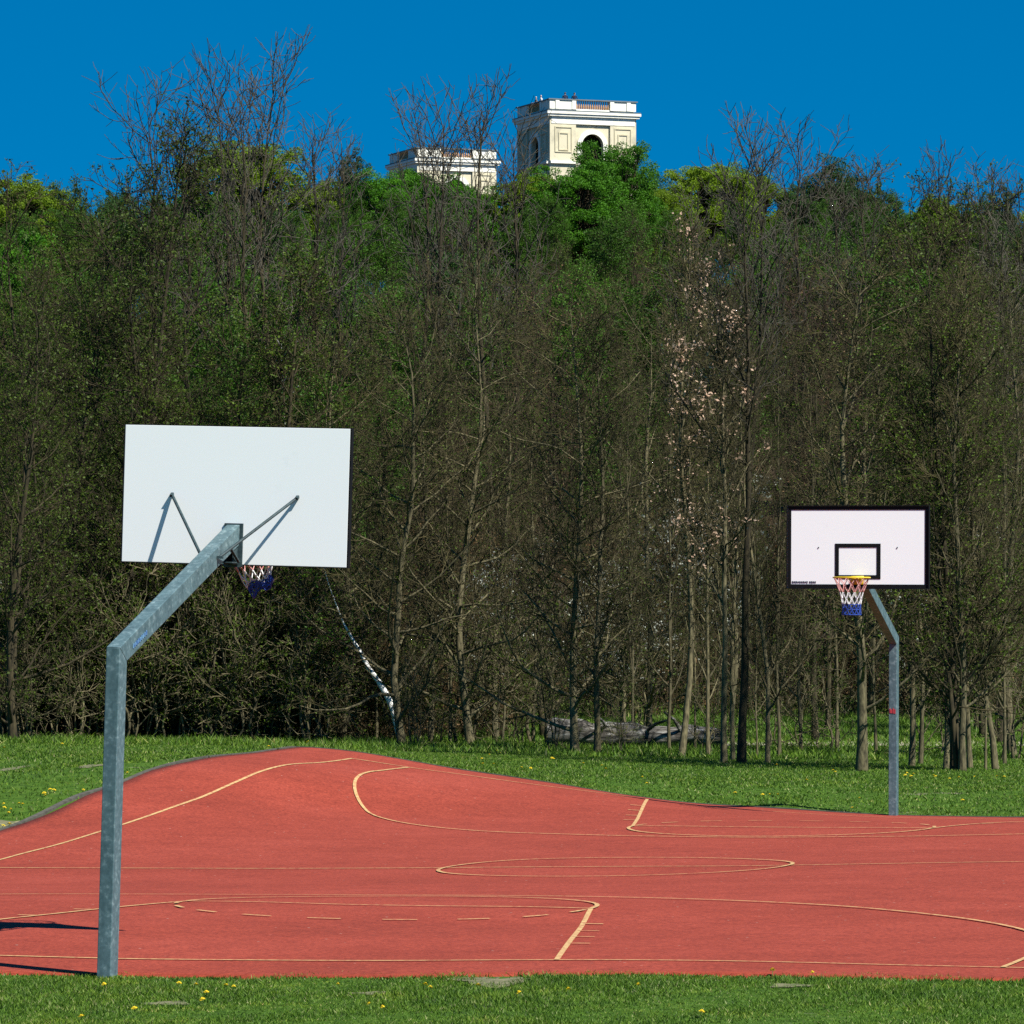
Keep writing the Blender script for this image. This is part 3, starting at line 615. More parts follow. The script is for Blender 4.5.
proto('vivid0', leafy, 210, 13, 3.5, 7.4, BARK_D, L_VG, rz=4.8); proto('vivid1', leafy, 211, 12, 3.2, 7.2, BARK_D, L_VG, rz=4.4)
proto('lime0', leafy, 212, 12, 3.3, 7.0, BARK_D, L_YG, rz=4.6); proto('lime1', leafy, 213, 11, 2.8, 6.6, BARK_D, L_YG, nclump=330, rz=4.2)
proto('deep0', leafy, 214, 12, 3.5, 7.2, BARK_D, L_DK, rz=4.6); proto('deep1', leafy, 215, 12, 3.0, 6.8, BARK_D, L_DK, nclump=330, rz=4.4)
NAMES = dict(brush='leafless_shrub', slim='bare_tree', broad='bare_tree', bushy='budding_tree', tall='bare_tree', pinky='flecked_tree', green='budding_tree', birch='birch_tree', red='bare_tree', shrubt='shrub', shrubw='blossoming_shrub', vivid='leafy_tree', lime='leafy_tree', deep='leafy_tree')
CATS = dict(brush='shrub', shrubt='shrub', shrubw='shrub')
made = {}
def plant(key, x, y, h, label, group=None, rot=None, lean=(0, 0), thick=1.0):
    kind = key.rstrip('0123456789'); name = NAMES[kind]
    if key in made:
        e = copy_tree(made[key])
    else:
        tm, cm = PROTO[key]; e = empty(name, (0, 0, 0)); link('trunk', tm, e); link('crown', cm, e); made[key] = e
    s = h / PH[key]; e.scale = (s * thick, s * thick, s); e.location = (x, y, g1(x, y) - .03)
    e.rotation_euler = (lean[1], lean[0], random.uniform(0, 6.28) if rot is None else rot)
    for k_ in ('group',):
        if k_ in e: del e[k_]
    tag(e, label, CATS.get(kind, 'tree'), group); return e
def plant_px(key, px, py, top, label, **k):
    """foot at pixel (px,py), tip at row top"""
    X, Y, Z = at(px, py); return plant(key, X, Y, wz(top, Y) - Z, label, **k)

# trees of the front row that can be told apart
plant_px('broad0', 403, 745, 262, 'bare tree with thick straight trunk beside the leaning white birch stem', rot=.3)
plant_px('slim0', 430, 743, 330, 'thin dark bare tree just right of the trunk by the white birch', rot=2.)
plant_px('broad1', 472, 745, 232, 'bare tree with many low spreading branches midway between the hoops', rot=1.)
plant_px('slim1', 496, 742, 300, 'dark slender bare tree touching the low spreading one, left of the log', rot=4.)
plant_px('broad2', 575, 752, 270, 'dark forked bare tree standing in front of the left half of the fallen log', rot=2.6)
plant_px('slim2', 597, 753, 300, 'slim pale bare tree in front of the middle of the fallen log', rot=.9)
plant_px('pinky0', 680, 757, 215, 'pale flecked tree with straight trunk in front of the right half of the log', rot=.5, thick=1.1)
plant_px('slim1', 695, 751, 420, 'thin bare sapling close behind the pale flecked tree at the log', rot=5.2, thick=.6)
plant_px('pinky1', 724, 763, 235, 'pale flecked tree, left of the twin trunks at the right end of the log', rot=3.4, thick=1.1)
plant_px('tall0', 741, 763, 128, 'tall bare tree, right one of the twin trunks past the log end', rot=1.3, thick=1.05)
plant_px('slim2', 767, 763, 330, 'slim bare tree leaning slightly right, next after the twin trunks', rot=2.2, lean=(R(3), 0), thick=.8)
plant_px('slim0', 757, 757, 470, 'very thin bare sapling between twin trunks and the leaning slim tree', rot=3.2, thick=.5)
plant_px('slim1', 861, 771, 250, 'single stout bare tree under the far hoop net, left of its pole', rot=5.6, thick=1.5)
plant_px('slim1', 911, 766, 320, 'bare tree just right of the far hoop pole', rot=.4)
plant_px('slim0', 945, 769, 290, 'slim bare tree standing alone between far pole and dense trunk cluster', rot=1.9, thick=.85)
plant_px('slim2', 962, 771, 260, 'left trunk of the dense cluster at the far right', rot=3.9)
plant_px('bushy1', 975, 771, 215, 'thick forked trunk in the middle of the dense right cluster', rot=4.4)
plant_px('slim1', 985, 770, 400, 'pale thin stem at the right side of the dense cluster', rot=1.2, thick=.5)
plant_px('slim0', 995, 769, 270, 'bare tree leaning clearly to the right at the far right', rot=3.0, lean=(R(5), 0), thick=.9)
plant_px('broad1', 1013, 757, 240, 'bare tree at the right picture edge behind the leaning one', rot=0)
plant_px('slim2', 275, 741, 330, 'pale slim trunk at the meadow edge behind the court hump', rot=.8)
plant_px('bushy0', 236, 741, 250, 'thick dark budding tree below the near backboard', rot=1.5, thick=1.1)
plant_px('bushy2', 215, 740, 330, 'dark budding tree immediately left of the thick one below the near board', rot=4.)
plant_px('bushy1', 140, 740, 215, 'dark budding tree just right of the near hoop pole', rot=0.)
plant_px('bushy0', 60, 740, 262, 'bushy budding tree at the meadow edge left of the near pole', rot=3.)
plant_px('bushy2', 12, 741, 240, 'bushy budding tree at the left picture edge', rot=5.)
plant_px('broad0', 340, 742, 300, 'spreading bare tree between near backboard and the leaning birch', rot=4.7)
plant_px('broad1', 648, 738, 280, 'bare tree rising behind the fallen log near its right end', rot=2.7)
plant_px('red0', 545, 738, 270, 'reddish brown bare tree behind the dark left end of the log', rot=.7)
plant_px('red1', 815, 742, 260, 'reddish brown bare tree behind, between twin trunks and far board', rot=.2)
plant_px('tall1', 1000, 745, 205, 'tall thin bare tree behind the right cluster reaching the skyline', rot=.2)
plant('birch0', wx(283, 140), 140, wz(325, 140) - g1(wx(283, 140), 140), 'birch with thin white stem and fresh green buds above the near backboard', rot=1.1)

for key, px, py, top, th, lab in (('slim0', 669, 752, 330, .6, 'thin bare stem just left of the pale flecked tree at the log'), ('slim2', 708, 757, 300, .65, 'thin bare stem left of the left flecked twin by the log end'), ('slim1', 733, 760, 280, .7, 'thin bare stem squeezed between the twin trunks'), ('slim0', 779, 757, 330, .6, 'thin bare stem right of the leaning slim tree'),
                                  ('slim2', 801, 752, 310, .6, 'thin bare stem halfway between leaning slim tree and stout tree'), ('slim1', 836, 750, 350, .6, 'thin bare stem left of the stout tree under the far net'), ('slim0', 876, 752, 330, .55, 'thin bare stem between stout tree and far hoop pole'), ('slim2', 920, 764, 300, .7, 'thin bare stem right beside the tree next to the far pole'),
                                  ('slim1', 952, 766, 300, .65, 'thin bare stem just left of the dense right cluster'), ('slim0', 970, 768, 270, .75, 'thin bare stem inside the dense right cluster'), ('slim2', 1004, 764, 320, .6, 'thin bare stem between the right leaning tree and picture edge'), ('slim1', 632, 746, 330, .55, 'thin bare stem behind the log left of the pale flecked tree'),
                                  ('slim0', 533, 744, 320, .6, 'thin bare stem left of the dark log end'), ('slim1', 450, 744, 330, .6, 'thin bare stem left of the low spreading tree'), ('slim2', 377, 742, 340, .6, 'thin bare stem behind the white birch stem')):
    plant_px(key, px, py, top, lab, thick=th)

# tall crowns that stand against the sky: foot column, distance, tip row
TALL = [('tall0', 152, 128, 62, 'tall bare tree with its tip left of the highest crown'), ('tall1', 213, 132, 46, 'tall bare tree with second highest tip, left of the round green dome'), ('tall0', 243, 127, 58, 'tall bare tree in front of the round green dome'),
        ('tall1', 280, 130, 28, 'tallest bare tree of all, its tip highest in the sky'), ('tall0', 318, 134, 108, 'tall bare tree right of the highest one'), ('bushy0', 104, 126, 118, 'budding tree with tip showing above the left skyline'),
        ('tall1', 415, 138, 92, 'tall bare tree in front of the left edge of the low tower'), ('tall0', 446, 132, 78, 'tall bare tree crossing the middle of the low tower'), ('tall1', 486, 128, 70, 'tall bare tree crossing the right edge of the low tower'), ('tall0', 512, 136, 104, 'tall bare tree between the two stone towers'),
        ('tall1', 752, 120, 104, 'tall bare tree whose tip stands alone right of the high tower'), ('tall0', 795, 128, 112, 'tall bare tree forking above the yellow green crown'), ('tall1', 832, 134, 160, 'bare tree poking over the dark green crown'),
        ('tall0', 866, 132, 150, 'bare tree on the skyline right of the dark green crown'), ('bushy1', 905, 136, 165, 'budding tree on the skyline above the far board'), ('tall1', 938, 130, 142, 'bare tree with high tip right of the far board'), ('tall0', 978, 134, 155, 'bare tree with tip near the right skyline'), ('tall1', 1014, 130, 168, 'bare tree at the right end of the skyline'),
        ('bushy2', 60, 134, 160, 'budding tree at the left end of the skyline'), ('tall0', 182, 140, 98, 'thin bare tree between the two left tips of the skyline'), ('tall1', 345, 140, 128, 'bare tree at the right flank of the highest crown group'), ('tall0', 690, 138, 178, 'bare tree in front of the yellow green crown by the high tower'),
        ('bushy0', 955, 128, 172, 'budding tree on the right skyline beside the high bare tip')]
for key, px, Y, top, lab in TALL:
    X = wx(px, Y); plant(key, X, Y, wz(top, Y) - g1(X, Y), lab)

for key, px, Y, top, lab in (('green0', 232, 112, 318, 'fresh green budding tree just above the left half of the near backboard'), ('green1', 318, 114, 352, 'fresh green budding tree above the right corner of the near backboard'), ('green2', 285, 150, 262, 'tall fresh green budding tree behind the thin white birch'), ('green2', 905, 122, 268, 'fresh green budding tree high above the far backboard'),
                             ('green1', 714, 250, 232, 'green budding tree on the slope behind the pale flecked tree tops'), ('green0', 757, 250, 236, 'green budding tree on the slope behind the lone high bare tip'), ('green2', 610, 240, 232, 'green budding tree on the slope below the big vivid crown'), ('green1', 500, 230, 262, 'green budding tree on the slope below the gap between the towers')):
    X = wx(px, Y); plant(key, X, Y, wz(top, Y) - g1(X, Y), lab)

# leafy crowns on the crest: column, distance, crown top row
CREST = [('lime0', 240, 330, 143, 1.15, 'rounded yellow green dome tree on the crest at left'), ('lime1', 22, 330, 176, 1.1, 'yellow green crown on the crest at the far left'), ('deep0', 62, 360, 182, 1.0, 'dark green crown right of the leftmost lime crown'),
         ('deep1', 352, 345, 152, .75, 'small dark green crown left of the low tower'), ('vivid0', 378, 330, 172, 1.0, 'bright green crown just left below the low tower'), ('lime0', 318, 345, 182, 1.0, 'yellow green crown between dome tree and low tower'), ('vivid1', 425, 335, 170, 1.0, 'bright green crown in front of the low tower'),
         ('vivid1', 470, 335, 182, 1.0, 'bright green crown under the right side of the low tower'), ('lime1', 528, 335, 172, 1.0, 'yellow green crown between the two towers'), ('vivid0', 615, 330, 143, 1.0, 'big vivid green crown in front of the high tower'), ('vivid1', 578, 320, 163, 1.1, 'vivid green crown at the foot of the high tower, lower left of the big one'),
         ('deep0', 655, 345, 175, 1.0, 'dark green crown right of the big vivid one'), ('lime0', 712, 340, 164, 1.1, 'yellow green crown right of the high tower'), ('lime1', 748, 345, 172, 1.1, 'small yellow green crown next to the larger one at its right'), ('deep0', 838, 340, 158, 1.15, 'dark green crown on the right part of the crest'),
         ('deep1', 800, 345, 180, 1.0, 'dark green crown between yellow green and broad dark crowns'), ('deep1', 885, 345, 186, 1.0, 'dark green crown right of the broad dark one'), ('deep1', 1000, 350, 186, .8, 'dark green crown at the right end of the crest'), ('lime1', 940, 350, 196, .9, 'dull yellow green crown on the right crest'),
         ('deep0', 195, 345, 190, 1.0, 'dark green crown left of the dome tree'), ('deep1', 120, 345, 190, 1.0, 'dark green crown left on the crest behind bare tips'),
         ('deep0', 558, 440, 205, 1.2, 'dark crown low between the towers, behind the yellow green one'), ('vivid1', 598, 430, 200, 1.2, 'green crown directly under the high tower, behind the big vivid one'), ('vivid1', 8, 215, 235, .8, 'bright green crown at the left edge on the slope'), ('vivid1', 915, 205, 272, .75, 'green crown showing through bare trees right on the slope')]
for key, px, Y, top, s, lab in CREST:
    X = wx(px, Y); g_ = g1(X, Y); h = wz(top, Y) - g_
    e = plant(key, X, Y, h, lab); f = h / PH[key]; e.scale = (f * s, f * s, f)

# woodland filling the slope: rows nearer than the crest; labels by kind and zone (nothing tells these apart)
def zone(px): return 'left' if px < 341 else ('middle' if px < 683 else 'right')
gg = np.random.default_rng(77)
ZN = {'left': 'left of the towers', 'middle': 'below the towers', 'right': 'right of the towers'}
def fill(n, y0, y1, kinds, wts, hlo, hhi, text, toplimit=None, jx=1.08):
    pts = []; tries = 0
    dmin = 1.0 * math.sqrt(((y1 ** 2 - y0 ** 2) * .105) / n)*.8
    while len(pts) < n and tries < 40000:
        tries += 1
        Y = math.sqrt(gg.uniform(y0 ** 2, y1 ** 2)); X = gg.uniform(-1, 1) * (Y * .105 * jx + 1.5)
        if all((X - a) ** 2 + (Y - b_) ** 2 > dmin ** 2 for a, b_ in pts): pts.append((X, Y))
        elif tries % 400 == 0: dmin *= .93
    for X, Y in pts:
        px = 512 + F * X / Y; z = zone(px); w = np.array(wts(px), float); key = kinds[gg.choice(len(kinds), p=w / w.sum())]
        h = gg.uniform(hlo, hhi); gz = g1(X, Y)
        if toplimit is not None:
            mx = wz(toplimit(px) + gg.uniform(-8, 22), Y) - gz; h = min(h, mx)
        if h < 2.0 or (text.get('broad', 'x') == 'x' and Y < 119 and X > .5): continue
        kind = key.rstrip('0123456789'); lab = text[kind] + ' ' + ZN[z]
        plant(key, X, Y, h, lab, lab.replace(' tree', ' trees', 1).replace(' crown', ' crowns', 1), thick=1.1 if kind in ('green',) else .88)
sky = lambda px: float(np.interp(px, [0, 60, 120, 200, 300, 350, 390, 500, 520, 640, 700, 760, 830, 900, 1024], [190, 195, 188, 185, 190, 190, 192, 196, 188, 186, 195, 196, 186, 195, 205]))
TX = dict(broad='spreading bare brown tree in the second rows', bushy='dense budding tree in the second rows', red='reddish bare tree in the second rows', slim='slim bare tree in the second rows', green='fresh green budding tree in the second rows')
fill(40, 106, 138, ['broad0', 'broad1', 'broad2', 'bushy0', 'bushy1', 'bushy2', 'red0', 'red1', 'slim0'],
     lambda p: [1, 1, 1, 4, 4, 4, .3, .3, .5] if p < 330 else ([3, 3, 3, .6, .6, .6, 1.5, 1.5, 1] if p < 683 else [2, 2, 2, 1, 1, 1, 2, 2, 3]), 8.5, 12.5, TX, lambda p: 385 if p < 650 else 285)
TX = {k: v.replace('in the second rows', 'on the lower slope') for k, v in TX.items()}
fill(66, 138, 205, ['bushy0', 'bushy1', 'red0', 'red1', 'green0', 'green1', 'green2', 'broad0'],
     lambda p: [1.5, 1.5, .5, .5, 3, 3, 3, .5] if p < 400 else ([1, 1, 1.5, 1.5, 2.5, 2.5, 2.5, 1] if p < 683 else [1.5, 1.5, 3, 3, 1, 1, 1, 1]), 10, 14, TX, lambda p: sky(p) + (80 if p < 650 else 45))
TX = {k: v.replace('on the lower slope', 'on the upper slope') for k, v in TX.items()}
TX.update(deep='dark leafy tree on the upper slope', lime='pale green leafy tree on the upper slope', vivid='bright leafy tree on the upper slope')
fill(78, 205, 330, ['bushy0', 'red0', 'green0', 'green1', 'green2', 'deep0', 'deep1', 'lime1'],
     lambda p: [1, .6, 3, 3, 3, 1.5, 1.5, .6] if p < 520 else ([1, 1, 3, 3, 3, 1.5, 1.5, .5] if p < 800 else [2, 2, 2, 2, 2, .8, .8, .2]), 10, 13.5, TX, lambda p: sky(p) + 12)
# shrubs at the wood's edge and beneath the trees
TX = dict(shrubt='twiggy brown shrub under the trees', shrubw='')
TX = dict(green='budding tree on the hilltop', deep='dark leafy tree on the hilltop', lime='pale green tree on the hilltop', vivid='bright green tree on the hilltop')
fill(56, 326, 452, ['green0', 'green1', 'deep0', 'deep1', 'lime0', 'vivid1'], lambda p: [1, 1, 2, 2, 1.2, 1.5], 9, 12, TX, lambda p: sky(p) + 3)
TX = dict(shrubt='twiggy brown shrub under the trees', shrubw='')
fill(76, 107, 150, ['shrubt0', 'shrubt1'], lambda p: [3, 1] if p < 400 else [1, 1.6], 2.2, 4.8, TX)
for i in range(34):
    px = 2 + i * 10 + random.uniform(-4, 4); Y = random.uniform(101.0, 105); plant('shrubt%d' % (i % 9 == 5), wx(px, Y), Y, random.uniform(2.6, 4.6), 'dense twiggy shrub at the wood edge behind the left meadow', 'shrubs at the left wood edge')
for i in range(44):
    px = -2 + i * 8.0 + random.uniform(-4, 4); Y = random.uniform(99.4, 102.5)
    if px < 322 or Y > 101.6: plant('brush%d' % (i % 2), wx(px, Y), Y, random.uniform(2.6, 5.2), 'pale twigged brushwood at the wood edge behind the left meadow', 'brushwood at the left wood edge')
for i in range(9):
    px = 350 + i * 20 + random.uniform(-5, 5); Y = random.uniform(102, 106); plant('shrubt%d' % (i % 2), wx(px, Y), Y, random.uniform(1.4, 2.6), 'low twiggy shrub between the birch and the fallen log', 'low shrubs left of the log')
for i, (px, Y, h, lab) in enumerate(((948, 118, 5.2, 'white flecked shrub just right of the far backboard'), (700, 122, 5.6, 'white flecked shrub behind the pale flecked trees'), (620, 118, 3.8, 'white flecked shrub behind the bare trees above the log'), (500, 120, 4.2, 'white flecked shrub behind the spreading bare tree'), (18, 112, 4.2, 'white flecked shrub at the left picture edge'))):
    plant('shrubw', wx(px, Y), Y, h, lab)

for i, (px, py, h, t) in enumerate(((350, 742, 3.6, 'left of the leaning birch stem'), (384, 741, 2.6, 'directly behind the leaning birch stem'), (418, 746, 2.0, 'at the foot of the tree beside the birch stem'), (447, 744, 3.4, 'left of the low spreading tree'), (484, 745, 3.0, 'right of the low spreading tree'), (518, 744, 3.8, 'left of the dark log end'),
                              (556, 750, 2.2, 'in front of the dark log end'), (622, 752, 1.6, 'in front of the middle of the log'), (640, 738, 3.6, 'behind the middle of the log'), (704, 752, 2.0, 'in front of the right end of the log'), (785, 748, 2.8, 'right of the leaning slim tree'), (838, 752, 2.4, 'left of the stout tree by the far pole'), (930, 756, 2.8, 'left of the dense right cluster'), (1008, 760, 2.6, 'at the right picture edge'))):
    X, Y, Z = at(px, py); plant('brush%d' % (i % 2), X, Y, h, 'leafless pale twigged shrub ' + t)
# undergrowth: a low tangle of twigs and dead leaves nobody could count
g = np.random.default_rng(5); n = 36000
Y = g.uniform(118, 180, n); X = g.uniform(-1, 1, n) * (Y * .115 + 2); Y = Y - 13 * (1 - sstep(X, -2.5, 1.5)); Z = ground(X, Y)
L = g.uniform(.4, 2.6, n) * np.clip((Y - 100) / 12, .4, 1.3); d = norm(g.normal(0, .45, (n, 3)) + [0, 0, 1.0]); P = np.empty((n, 3, 3)); P[:, 0] = np.c_[X, Y, Z]
P[:, 1] = P[:, 0] + d * (L * .5)[:, None]; d2 = norm(d + g.normal(0, .35, (n, 3))); P[:, 2] = P[:, 1] + d2 * (L * .5)[:, None]
v1, f1 = tubes(P, np.tile([.010, .008, .004], (n, 1)), 3)
v2, f2 = leaf_quads(P, 80000, .045, g, .05, 0); v3, f3 = leaf_quads(P, 70000, .035, g, .1, 0)
tag(link('undergrowth', mk_mesh('undergrowth', np.concatenate([v1, v2, v3]), [(f1, 0), (f2 + len(v1), 1), (f3 + len(v1) + len(v2), 2)], [TWIG_B, L_BR, L_OL])), kind='stuff')

# leaning birch stem
def px3(pts, Y): return np.array([[wx(x, Y), Y, wz(y, Y)] for x, y in pts])
K = Acc(); Yb = 99.3; P = px3([(402, 745), (398, 728), (394, 712), (388, 697), (379, 682), (368, 667), (361, 653), (353, 640), (344, 624), (336, 604), (328, 582), (322, 560)], Yb)
e = empty('birch_tree', tuple(P[0])); tag(e, 'white birch stem leaning far to the left at the wood edge', 'tree')
K.tube(P - P[0], [.078, .074, .070, .064, .056, .048, .040, .032, .018, .012, .009, .006], 9); link('trunk', K.mesh('leaning_birch_trunk', [BIRCHM], True), e)
g = np.random.default_rng(8); Pb, Rb = grow((P - P[0])[None], np.linspace(.06, .012, 12)[None], 14, .4, 1, .8, 1.6, 6, .06, .15, .4, .008, g); Pc, Rc = grow(Pb, Rb, 8, .2, 1, .7, .6, 4, 0, .15, .7, .005, g)
va, fa = tubes(Pb, Rb, 4); vb, fb = tubes(Pc, Rc, 3); vc, fc = leaf_quads(Pc, 900, .03, g)
link('crown', mk_mesh('leaning_birch_crown', np.concatenate([va, vb, vc]), [(fa, 0), (fb + len(va), 0), (fc + len(va) + len(vb), 1)], [TWIG_R, L_GR]), e)

# fallen log with snapped limbs
K = Acc(); Yl = 98.6; g = np.random.default_rng(3); nn, ss = 40, 18; x0, x1 = wx(546, Yl), wx(722, Yl)
V = []
for i in range(nn):
    t = i / (nn - 1); x = x0 + (x1 - x0) * t; r_ = (.30 - .11 * t) * (1 + .07 * math.sin(t * 17) + .05 * math.sin(t * 41)); cz = r_ * .9 + .02 * math.sin(t * 9); cyy = .25 * t
    for j in range(ss):
        a = 2 * math.pi * j / ss; rr = r_ * (1 + .06 * math.sin(3 * a + t * 6) + .05 * math.sin(7 * a + t * 11) + g.normal(0, .012)); V.append((x - x0, cyy + rr * math.cos(a), cz + rr * math.sin(a) * .95))
f = [[i * ss + j, i * ss + (j + 1) % ss, (i + 1) * ss + (j + 1) % ss, (i + 1) * ss + j] for i in range(nn - 1) for j in range(ss)]
K.add(V, np.array(f)); gl = g1(x0, Yl)
m, nt, b = mat('weathered barkless wood'); cd = coords(nt, (.7, 6, 6)); n1 = noise(nt, 3, 6, cd); cd2 = coords(nt, (1.6, 2, 2)); n2 = noise(nt, 2.2, 4, cd2)
ra = ramp(nt, n1.outputs[0], [(.40, (.03, .026, .02)), (.52, (.13, .12, .10)), (.68, (.30, .29, .27))]); rb = ramp(nt, n2.outputs[0], [(.38, (.25, .22, .19)), (.56, (1, 1, 1))])
nt.links.new(mixc(nt, 1, ra.outputs[0], rb.outputs[0], 'MULTIPLY'), b.inputs['Base Color']); b.inputs['Roughness'].default_value = .9; bump(nt, b, n1.outputs[0], .8, .03); LOGM = m
e = empty('fallen_log', (x0, Yl, gl)); tag(e, 'long pale weathered fallen log lying in the grass behind the front trunks', 'log')
link('stem', K.mesh('log_stem', [LOGM], True), e)
K = Acc(); K.add([(-.004, V[j][1], V[j][2]) for j in range(ss)] + [(-.05, 0, .25)], [[j, ss, (j + 1) % ss] for j in range(ss)]); link('cut_end', K.mesh('log_end', [simple('dark rotten end grain', (.05, .04, .03), (.02, .017, .013), 9, .95)]), e)
for (t, dx, dz) in ((.36, -.25, .42), (.55, .5, .35), (.78, -.4, .5)):
    K = Acc(); x = (x1 - x0) * t; K.tube([(x, .1, .25), (x + dx * .5, -.25, .25 + dz * .6), (x + dx, -.5, .2 + dz)], [.05, .035, .02], 7); link('limb', K.mesh('log_limb', [LOGM], True), e)

# ------------------------------------------------------------------ stone towers on the hill
CREAM = simple('cream limestone', (.60, .54, .38), (.42, .38, .27), .9, .9, bmp=.2, lo=.3, hi=.5)
STONE2 = simple('pale limestone trim', (.80, .77, .66), (.64, .61, .50), 1.5, .9, lo=.3, hi=.5)
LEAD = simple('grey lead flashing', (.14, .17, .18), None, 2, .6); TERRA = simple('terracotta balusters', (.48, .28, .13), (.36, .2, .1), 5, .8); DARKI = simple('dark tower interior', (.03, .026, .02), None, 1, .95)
RECS = simple('ochre recessed plaster', (.60, .54, .37), (.50, .44, .29), 1.2, .9)
def tower(loc, rot, label):
    a = 9.3; h = 28.0; e = empty('stone_tower', loc, (0, 0, rot)); tag(e, label, 'tower', 'stone towers on the wooded hill')
    hz = h - 1.25                                # roof terrace level
    def face(K, M, b_):
        """one elevation on plane y=-a/2: local x along the face; built with an arched opening"""
        ax = .0; aw = 1.15; sp = hz - 3.35; y0 = -a / 2
        def bx(c, d, m=0): K.box(c, d, m, M)
        wd = .7; yc = y0 + wd / 2; rw = 1.85; ztr = hz - 1.45    # recess half width, its top
        hw_ = a / 2 if b_ else a / 2 - wd
        bx((-(hw_ + rw) / 2, yc, (hz - 1.3) / 2 ), (hw_ - rw, wd, hz - 1.3)); bx(((hw_ + rw) / 2, yc, (hz - 1.3) / 2), (hw_ - rw, wd, hz - 1.3))
        bx((0, yc, hz - .71), (2 * hw_, wd, 1.18)); Ka.box((0, y0 - .02, hz - .9), (a - .3, .05, .74), 0, M)
        # recessed wall with the arch: strips
        y1 = y0 + .22; y2 = y0 + wd; n = 20
        top = ztr + .15
        pts = [(-aw, 0)] + [(aw * -math.cos(math.pi * k / n), sp + aw * math.sin(math.pi * k / n)) for k in range(n + 1)] + [(aw, 0)]
        for (xa, za), (xb, zb) in zip(pts[1:-2], pts[2:-1]):
            V = [(xa, y1, za), (xb, y1, zb), (xb, y1, top), (xa, y1, top), (xa, y2, za), (xb, y2, zb), (xb, y2, top), (xa, y2, top)]
            K.add([(M @ Vector(p))[:] for p in V], [[0, 1, 2, 3], [7, 6, 5, 4], [0, 4, 5, 1], [2, 6, 7, 3]], 0)
        for s in (-1, 1): bx((s * (aw + rw) / 2, (y1 + y2) / 2, top / 2), (rw - aw, y2 - y1, top))
    def archi(K, M):
        aw = 1.15; sp = hz - 3.35; y1 = -a / 2 + .22; n = 24
        for k in range(n):
            p = []
            for kk in (k, k + 1):
                t = math.pi * kk / n
                for r_ in (aw + .0, aw + .48): p.append((-r_ * math.cos(t), sp + r_ * math.sin(t)))
            V = [(x, y1 - .12, z) for x, z in p] + [(x, y1 + .01, z) for x, z in p]
            K.add([(M @ Vector(q))[:] for q in V], [[0, 2, 3, 1], [1, 3, 7, 5], [0, 4, 6, 2], [4, 5, 7, 6]])
        K.box((-aw - .24, y1 - .06, sp / 2), (.48, .13, sp), 0, M); K.box((aw + .24, y1 - .06, sp / 2), (.48, .13, sp), 0, M)
        K.box((0, y1 - .08, sp - 2.45), (2 * 1.8, .16, .0001 + .0), 0, M) if False else None
    Kw = Acc(); Ka = Acc(); panels = []; Kc = Acc(); Kl = Acc(); Kb = Acc(); Kx = Acc(); Ki = Acc()
    for q in range(4):
        M = Matrix.Rotation(q * math.pi / 2, 4, 'Z'); face(Kw, M, q % 2 == 0); archi(Ka, M); y0 = -a / 2
        # double sunk panels in each pier: proud frames
        for s in (-1, 1):
            cx = s * 3.2
            Kp = Acc(); panels.append(Kp)
            for (w_, h_, zc) in ((1.75, 2.5, hz - 2.85), (.95, 1.7, hz - 3.05)):
                for dx in (-1, 1): Kp.box((cx + dx * w_ / 2, y0 - .035, zc), (.10, .07, h_ + .1), 0, M)
                Kp.box((cx, y0 - .04, zc + h_ / 2), (w_ - .1, .08, .12), 0, M)
                Kp.box((cx, y0 - .04, zc - h_ / 2), (w_ - .1, .08, .10), 0, M)
        # dado course and main cornice
        Kc.box((3.15, y0 - .14, hz - 5.15), (2.55 if q % 2 else 3.0, .28, .26), 0, M); Kc.box((-3.15, y0 - .14, hz - 5.15), (2.55 if q % 2 else 3.0, .28, .26), 0, M)
        # parapet: end piers, solid panels, open balustrade in the middle
        zt = h - .12
        L_ = a if q % 2 == 0 else a - .9
        for s in (-1, 1):
            Kx.box((s * (L_ / 4 + .98), y0 + .22, (hz + zt) / 2 + .1), (L_ / 2 - 1.96, .36, zt - hz - .2), 0, M)
            Kx.box((s * 2.05, y0 + .2, (hz + zt) / 2 + .1), (.42, .5, zt - hz - .21), 0, M)
            Kx.box((s * 3.85, y0 + .18, (hz + zt) / 2 + .1), (.4, .46, zt - hz - .21), 0, M)
        Kx.box((0, y0 + .22, hz + .16), (3.6, .34, .20), 0, M)
        Kl.box((0, y0 + .22, zt + .045), (L_ + .3 if q % 2 == 0 else L_ - .02, .60, .12), 0, M)
        for i in range(15):
            x = -1.68 + i * .24; P = [(M @ Vector((x, y0 + .22, z)))[:] for z in (hz + .26, hz + .38, hz + .55, hz + .75, hz + 1.08)]
            Kb.tube(P, [.05, .095, .10, .055, .06], 7)
    # cornice as square rings with real projection
    for (z, w_, t_) in ((hz - .42, a + .55, .22), (hz - .18, a + .8, .24)): Kc.box((0, 0, z), (w_, w_, t_))
    Kl.box((0, 0, hz + .0), (a + .76, a + .76, .12))
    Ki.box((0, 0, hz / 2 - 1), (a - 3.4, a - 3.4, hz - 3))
    link('wall', Kw.mesh('tower_wall', [CREAM]), e); link('archway', Ka.mesh('tower_arch', [STONE2], False), e); [link('wall_panel', kp.mesh('tower_panel', [RECS]), e) for kp in panels]; link('cornice', Kc.mesh('tower_cornice', [STONE2]), e)
    link('coping', Kl.mesh('tower_coping', [LEAD]), e); link('balustrade', Kb.mesh('tower_balusters', [TERRA], True), e); link('parapet', Kx.mesh('tower_parapet', [STONE2]), e); link('interior_core', Ki.mesh('tower_core', [DARKI]), e)
    return e, h, a
ROT = R(20.6)
